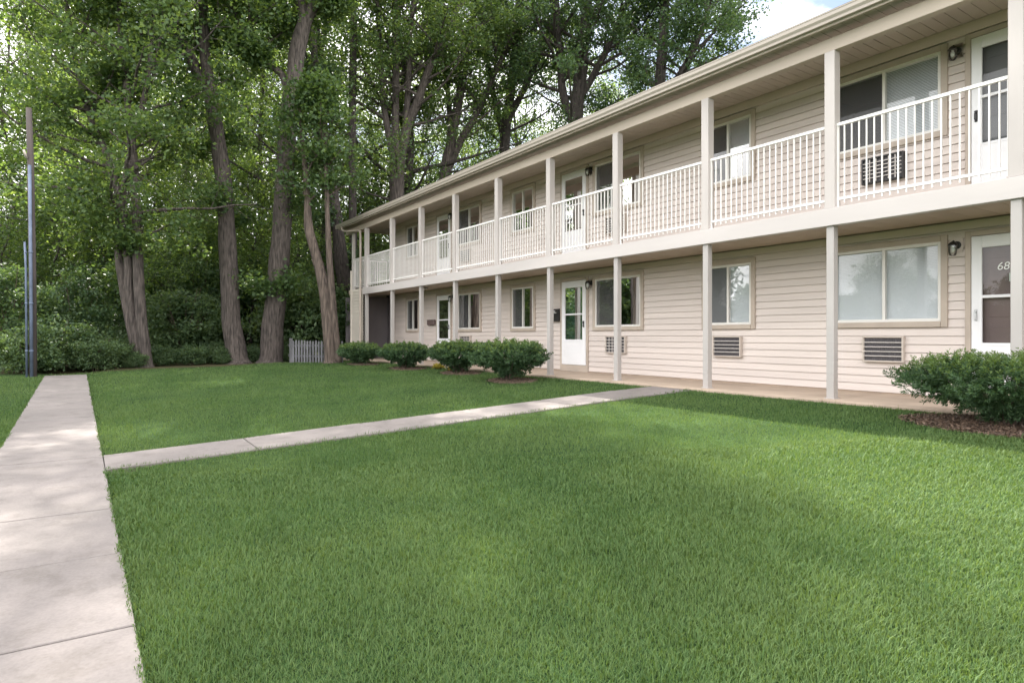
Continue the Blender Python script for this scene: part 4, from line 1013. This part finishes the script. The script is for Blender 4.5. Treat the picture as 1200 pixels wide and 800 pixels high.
# ------------------------------------------------------------------ grass
def grass():
    r2 = np.random.default_rng(77)
    parts = []
    for dmin, dmax, k, seg in ((.7, 6.5, 38000, True), (6.5, 30, 30000, False)):
        # sample in camera polar wedge, a bit wider than the frame
        nmax = int(k * 30)
        dd = np.linspace(dmin, dmax, 400); dens = k / (1 + (dd / 3.0) ** 2) * (dd * 2.85)
        n = int(np.trapezoid(dens, dd)) if hasattr(np, 'trapezoid') else int(np.trapz(dens, dd))
        cdf = np.cumsum(dens); cdf /= cdf[-1]; d = np.interp(r2.random(n), cdf, dd); u = r2.uniform(-1.1, 1.75, n) * d
        x = d * ST + u * CT; y = d * CT - u * ST
        ok = np.ones(n, bool)
        j = r2.normal(size=n) * .012
        wob = .022 * np.sin(y * 2.1) * np.sin(y * 5.3 + 1) + .012 * np.sin(y * 17)
        ok &= ~((x > swl(y) + .010 + j * .5 - wob * .45) & (x < swr(y) - .014 + j * .5 + wob * .45) & (y < 22.15))
        s = (x - SW1) / (8.6 - SW1); c = 8.30 - .50 * s; hw = .42 + .05 * s
        ok &= ~((x > swr(8.3) - .05) & (x < 8.7) & (np.abs(y - c) < hw - .032 + j * .5 + .02 * np.sin(x * 3.1) * np.sin(x * 7 + y)))
        ok &= ~((x > 8.62) & (y > -7) & (y < 25.3))
        ok &= (y < 22.9 + .5 * np.sin(x * 1.3) + .18 * np.clip(x, 0, 8) + r2.normal(size=n) * .25) & (x > -9) & (y > -6)
        for cx, cy, rx, ry in BEDS: ok &= (((x - cx) / rx) ** 2 + ((y - cy) / ry) ** 2 > .95 + r2.normal(size=n) * .12)
        parts.append((x[ok], y[ok], d[ok], seg))
    V, Fc, base = [], [], 0
    for x, y, d, seg in parts:
        n = len(x); z = np.array([ground_z(a, b) for a, b in zip(x, y)]) - .005
        s_ = (x - SW1) / (8.6 - SW1); on = ((x > swl(y)) & (x < swr(y)) & (y < 22.1)) | ((x >= swr(y)) & (x < 8.6) & (np.abs(y - (8.30 - .50 * s_)) < .42 + .05 * s_)); z = z + .020 * on
        cl = np.array([noise.noise(Vector((a * 1.3, b * 1.3, 3))) + .6 * noise.noise(Vector((a * 5, b * 5, 8))) for a, b in zip(x, y)])
        h = (.034 + .010 * cl) * r2.uniform(.45, 1.35, n); h *= np.where(r2.random(n) < .012 + .03 * (cl > .75), 1.9, 1)
        edge = np.minimum(np.abs(x - swr(y)), 9); h *= np.where(edge < .05, .8, 1)
        az = r2.uniform(0, 6.283, n); wd = (.0017 + .00075 * d) * r2.uniform(.7, 1.3, n); lean = r2.uniform(.15, 1.0, n) * h
        fx_, fy_ = np.cos(az), np.sin(az); sx, sy = -fy_ , fx_
        P = np.stack([x, y, z], 1); Dv = np.stack([fx_, fy_, 0 * x], 1); Sv = np.stack([sx, sy, 0 * x], 1); U = np.array([0, 0, 1.0])
        if seg:
            v = np.empty((n, 5, 3)); w_ = wd[:, None]
            v[:, 0] = P - Sv * w_ * .5; v[:, 1] = P + Sv * w_ * .5
            mid = P + Dv * (lean * .35)[:, None] + U * (h * .62)[:, None]
            v[:, 2] = mid + Sv * w_ * .42; v[:, 3] = mid - Sv * w_ * .42
            v[:, 4] = P + Dv * lean[:, None] + U * (h * .92)[:, None]
            V.append(v.reshape(-1, 3)); b_ = base + np.arange(n) * 5
            Fc.append(np.stack([b_, b_ + 1, b_ + 2], 1)); Fc.append(np.stack([b_, b_ + 2, b_ + 3], 1)); Fc.append(np.stack([b_ + 3, b_ + 2, b_ + 4], 1)); base += n * 5
        else:
            v = np.empty((n, 3, 3)); w_ = wd[:, None]
            v[:, 0] = P - Sv * w_ * .5; v[:, 1] = P + Sv * w_ * .5; v[:, 2] = P + Dv * (lean * .7)[:, None] + U * h[:, None]
            V.append(v.reshape(-1, 3)); b_ = base + np.arange(n) * 3; Fc.append(np.stack([b_, b_ + 1, b_ + 2], 1)); base += n * 3
    V = np.concatenate(V); Fc = np.concatenate(Fc)
    me = bpy.data.meshes.new('grass'); me.vertices.add(len(V)); me.vertices.foreach_set('co', V.astype(np.float32).ravel())
    me.loops.add(Fc.size); me.loops.foreach_set('vertex_index', Fc.ravel().astype(np.int32))
    me.polygons.add(len(Fc)); me.polygons.foreach_set('loop_start', (np.arange(len(Fc)) * 3).astype(np.int32))
    me.materials.append(M['grass']); me.update(calc_edges=True); me.validate()
    o = bpy.data.objects.new('grass', me); COL.objects.link(o); tag(o, 'short mown green grass covering the lawn', 'grass', kind='stuff')
grass()

# ------------------------------------------------------------------ light, sky, camera
EL, AZ = 47.0, 18.0
sv = Vector((math.sin(R(AZ)) * math.cos(R(EL)), math.cos(R(AZ)) * math.cos(R(EL)), math.sin(R(EL))))
sun = bpy.data.lights.new('sun', 'SUN'); sun.energy = 5.0; sun.angle = R(0.55); sun.color = (1.0, .95, .86)
so = bpy.data.objects.new('sun', sun); COL.objects.link(so); so.rotation_euler = sv.to_track_quat('Z', 'Y').to_euler(); so.location = sv * 60
wd = bpy.data.worlds.new('World'); scene.world = wd; wd.use_nodes = True
N, L = wd.node_tree.nodes, wd.node_tree.links; bg = N['Background']
sky = N.new('ShaderNodeTexSky'); sky.sky_type = 'NISHITA'; sky.sun_disc = False; sky.sun_elevation = R(EL); sky.sun_rotation = R(AZ); sky.dust_density = 1.6; sky.air_density = 1.0; sky.ozone_density = 1.2
tc = N.new('ShaderNodeTexCoord'); sp = N.new('ShaderNodeSeparateXYZ'); L.new(tc.outputs['Generated'], sp.inputs[0])
mz = N.new('ShaderNodeMath'); mz.operation = 'MAXIMUM'; mz.inputs[1].default_value = .06; L.new(sp.outputs['Z'], mz.inputs[0])
dx = N.new('ShaderNodeMath'); dx.operation = 'DIVIDE'; L.new(sp.outputs['X'], dx.inputs[0]); L.new(mz.outputs[0], dx.inputs[1])
dy = N.new('ShaderNodeMath'); dy.operation = 'DIVIDE'; L.new(sp.outputs['Y'], dy.inputs[0]); L.new(mz.outputs[0], dy.inputs[1])
cb = N.new('ShaderNodeCombineXYZ'); L.new(dx.outputs[0], cb.inputs[0]); L.new(dy.outputs[0], cb.inputs[1]); cb.inputs[2].default_value = 2.7
cn = N.new('ShaderNodeTexNoise'); cn.inputs['Scale'].default_value = 1.1; cn.inputs['Detail'].default_value = 7; cn.inputs['Roughness'].default_value = .55; L.new(cb.outputs[0], cn.inputs['Vector'])
cr = ramp(N, [(.44, (0, 0, 0)), (.62, (1, 1, 1))]); L.new(cn.outputs['Fac'], cr.inputs['Fac'])
# broken cloud everywhere but for the open blue to the right, over the building
vd = N.new('ShaderNodeVectorMath'); vd.operation = 'DOT_PRODUCT'; L.new(tc.outputs['Generated'], vd.inputs[0]); vd.inputs[1].default_value = Vector((.80, .42, .42)).normalized()
mb = N.new('ShaderNodeMapRange'); mb.inputs['From Min'].default_value = .35; mb.inputs['From Max'].default_value = .95; mb.inputs['To Min'].default_value = .20; mb.inputs['To Max'].default_value = -.06
L.new(vd.outputs['Value'], mb.inputs['Value']); ca = N.new('ShaderNodeMath'); ca.operation = 'ADD'; L.new(cn.outputs['Fac'], ca.inputs[0]); L.new(mb.outputs[0], ca.inputs[1]); L.new(ca.outputs[0], cr.inputs['Fac'])
mx = N.new('ShaderNodeMixRGB'); L.new(cr.outputs['Color'], mx.inputs['Fac']); L.new(sky.outputs[0], mx.inputs[1]); mx.inputs[2].default_value = (18.6, 18.4, 18.4, 1)
L.new(mx.outputs[0], bg.inputs['Color']); bg.inputs['Strength'].default_value = .055

cam = bpy.data.cameras.new('Camera'); co = bpy.data.objects.new('Camera', cam); COL.objects.link(co)
co.location = (0, 0, CAMZ); co.rotation_euler = (R(90), 0, -TH)
cam.sensor_width = 36; cam.lens = F / 1200 * 36; cam.shift_y = -(400 - HOR) / 1200.0; cam.clip_start = .05; cam.clip_end = 2000
scene.camera = co
vs = scene.view_settings; vs.view_transform = 'Standard'; vs.look = 'None'; vs.exposure = 1.9; vs.gamma = 1; vs.use_curve_mapping = False
scene.cycles.use_denoising = True
scene.cycles.max_bounces = 8; scene.cycles.transparent_max_bounces = 12; scene.cycles.transmission_bounces = 4; scene.cycles.diffuse_bounces = 4
scene.cycles.caustics_reflective = False; scene.cycles.caustics_refractive = False
scene.cycles.sample_clamp_indirect = 6
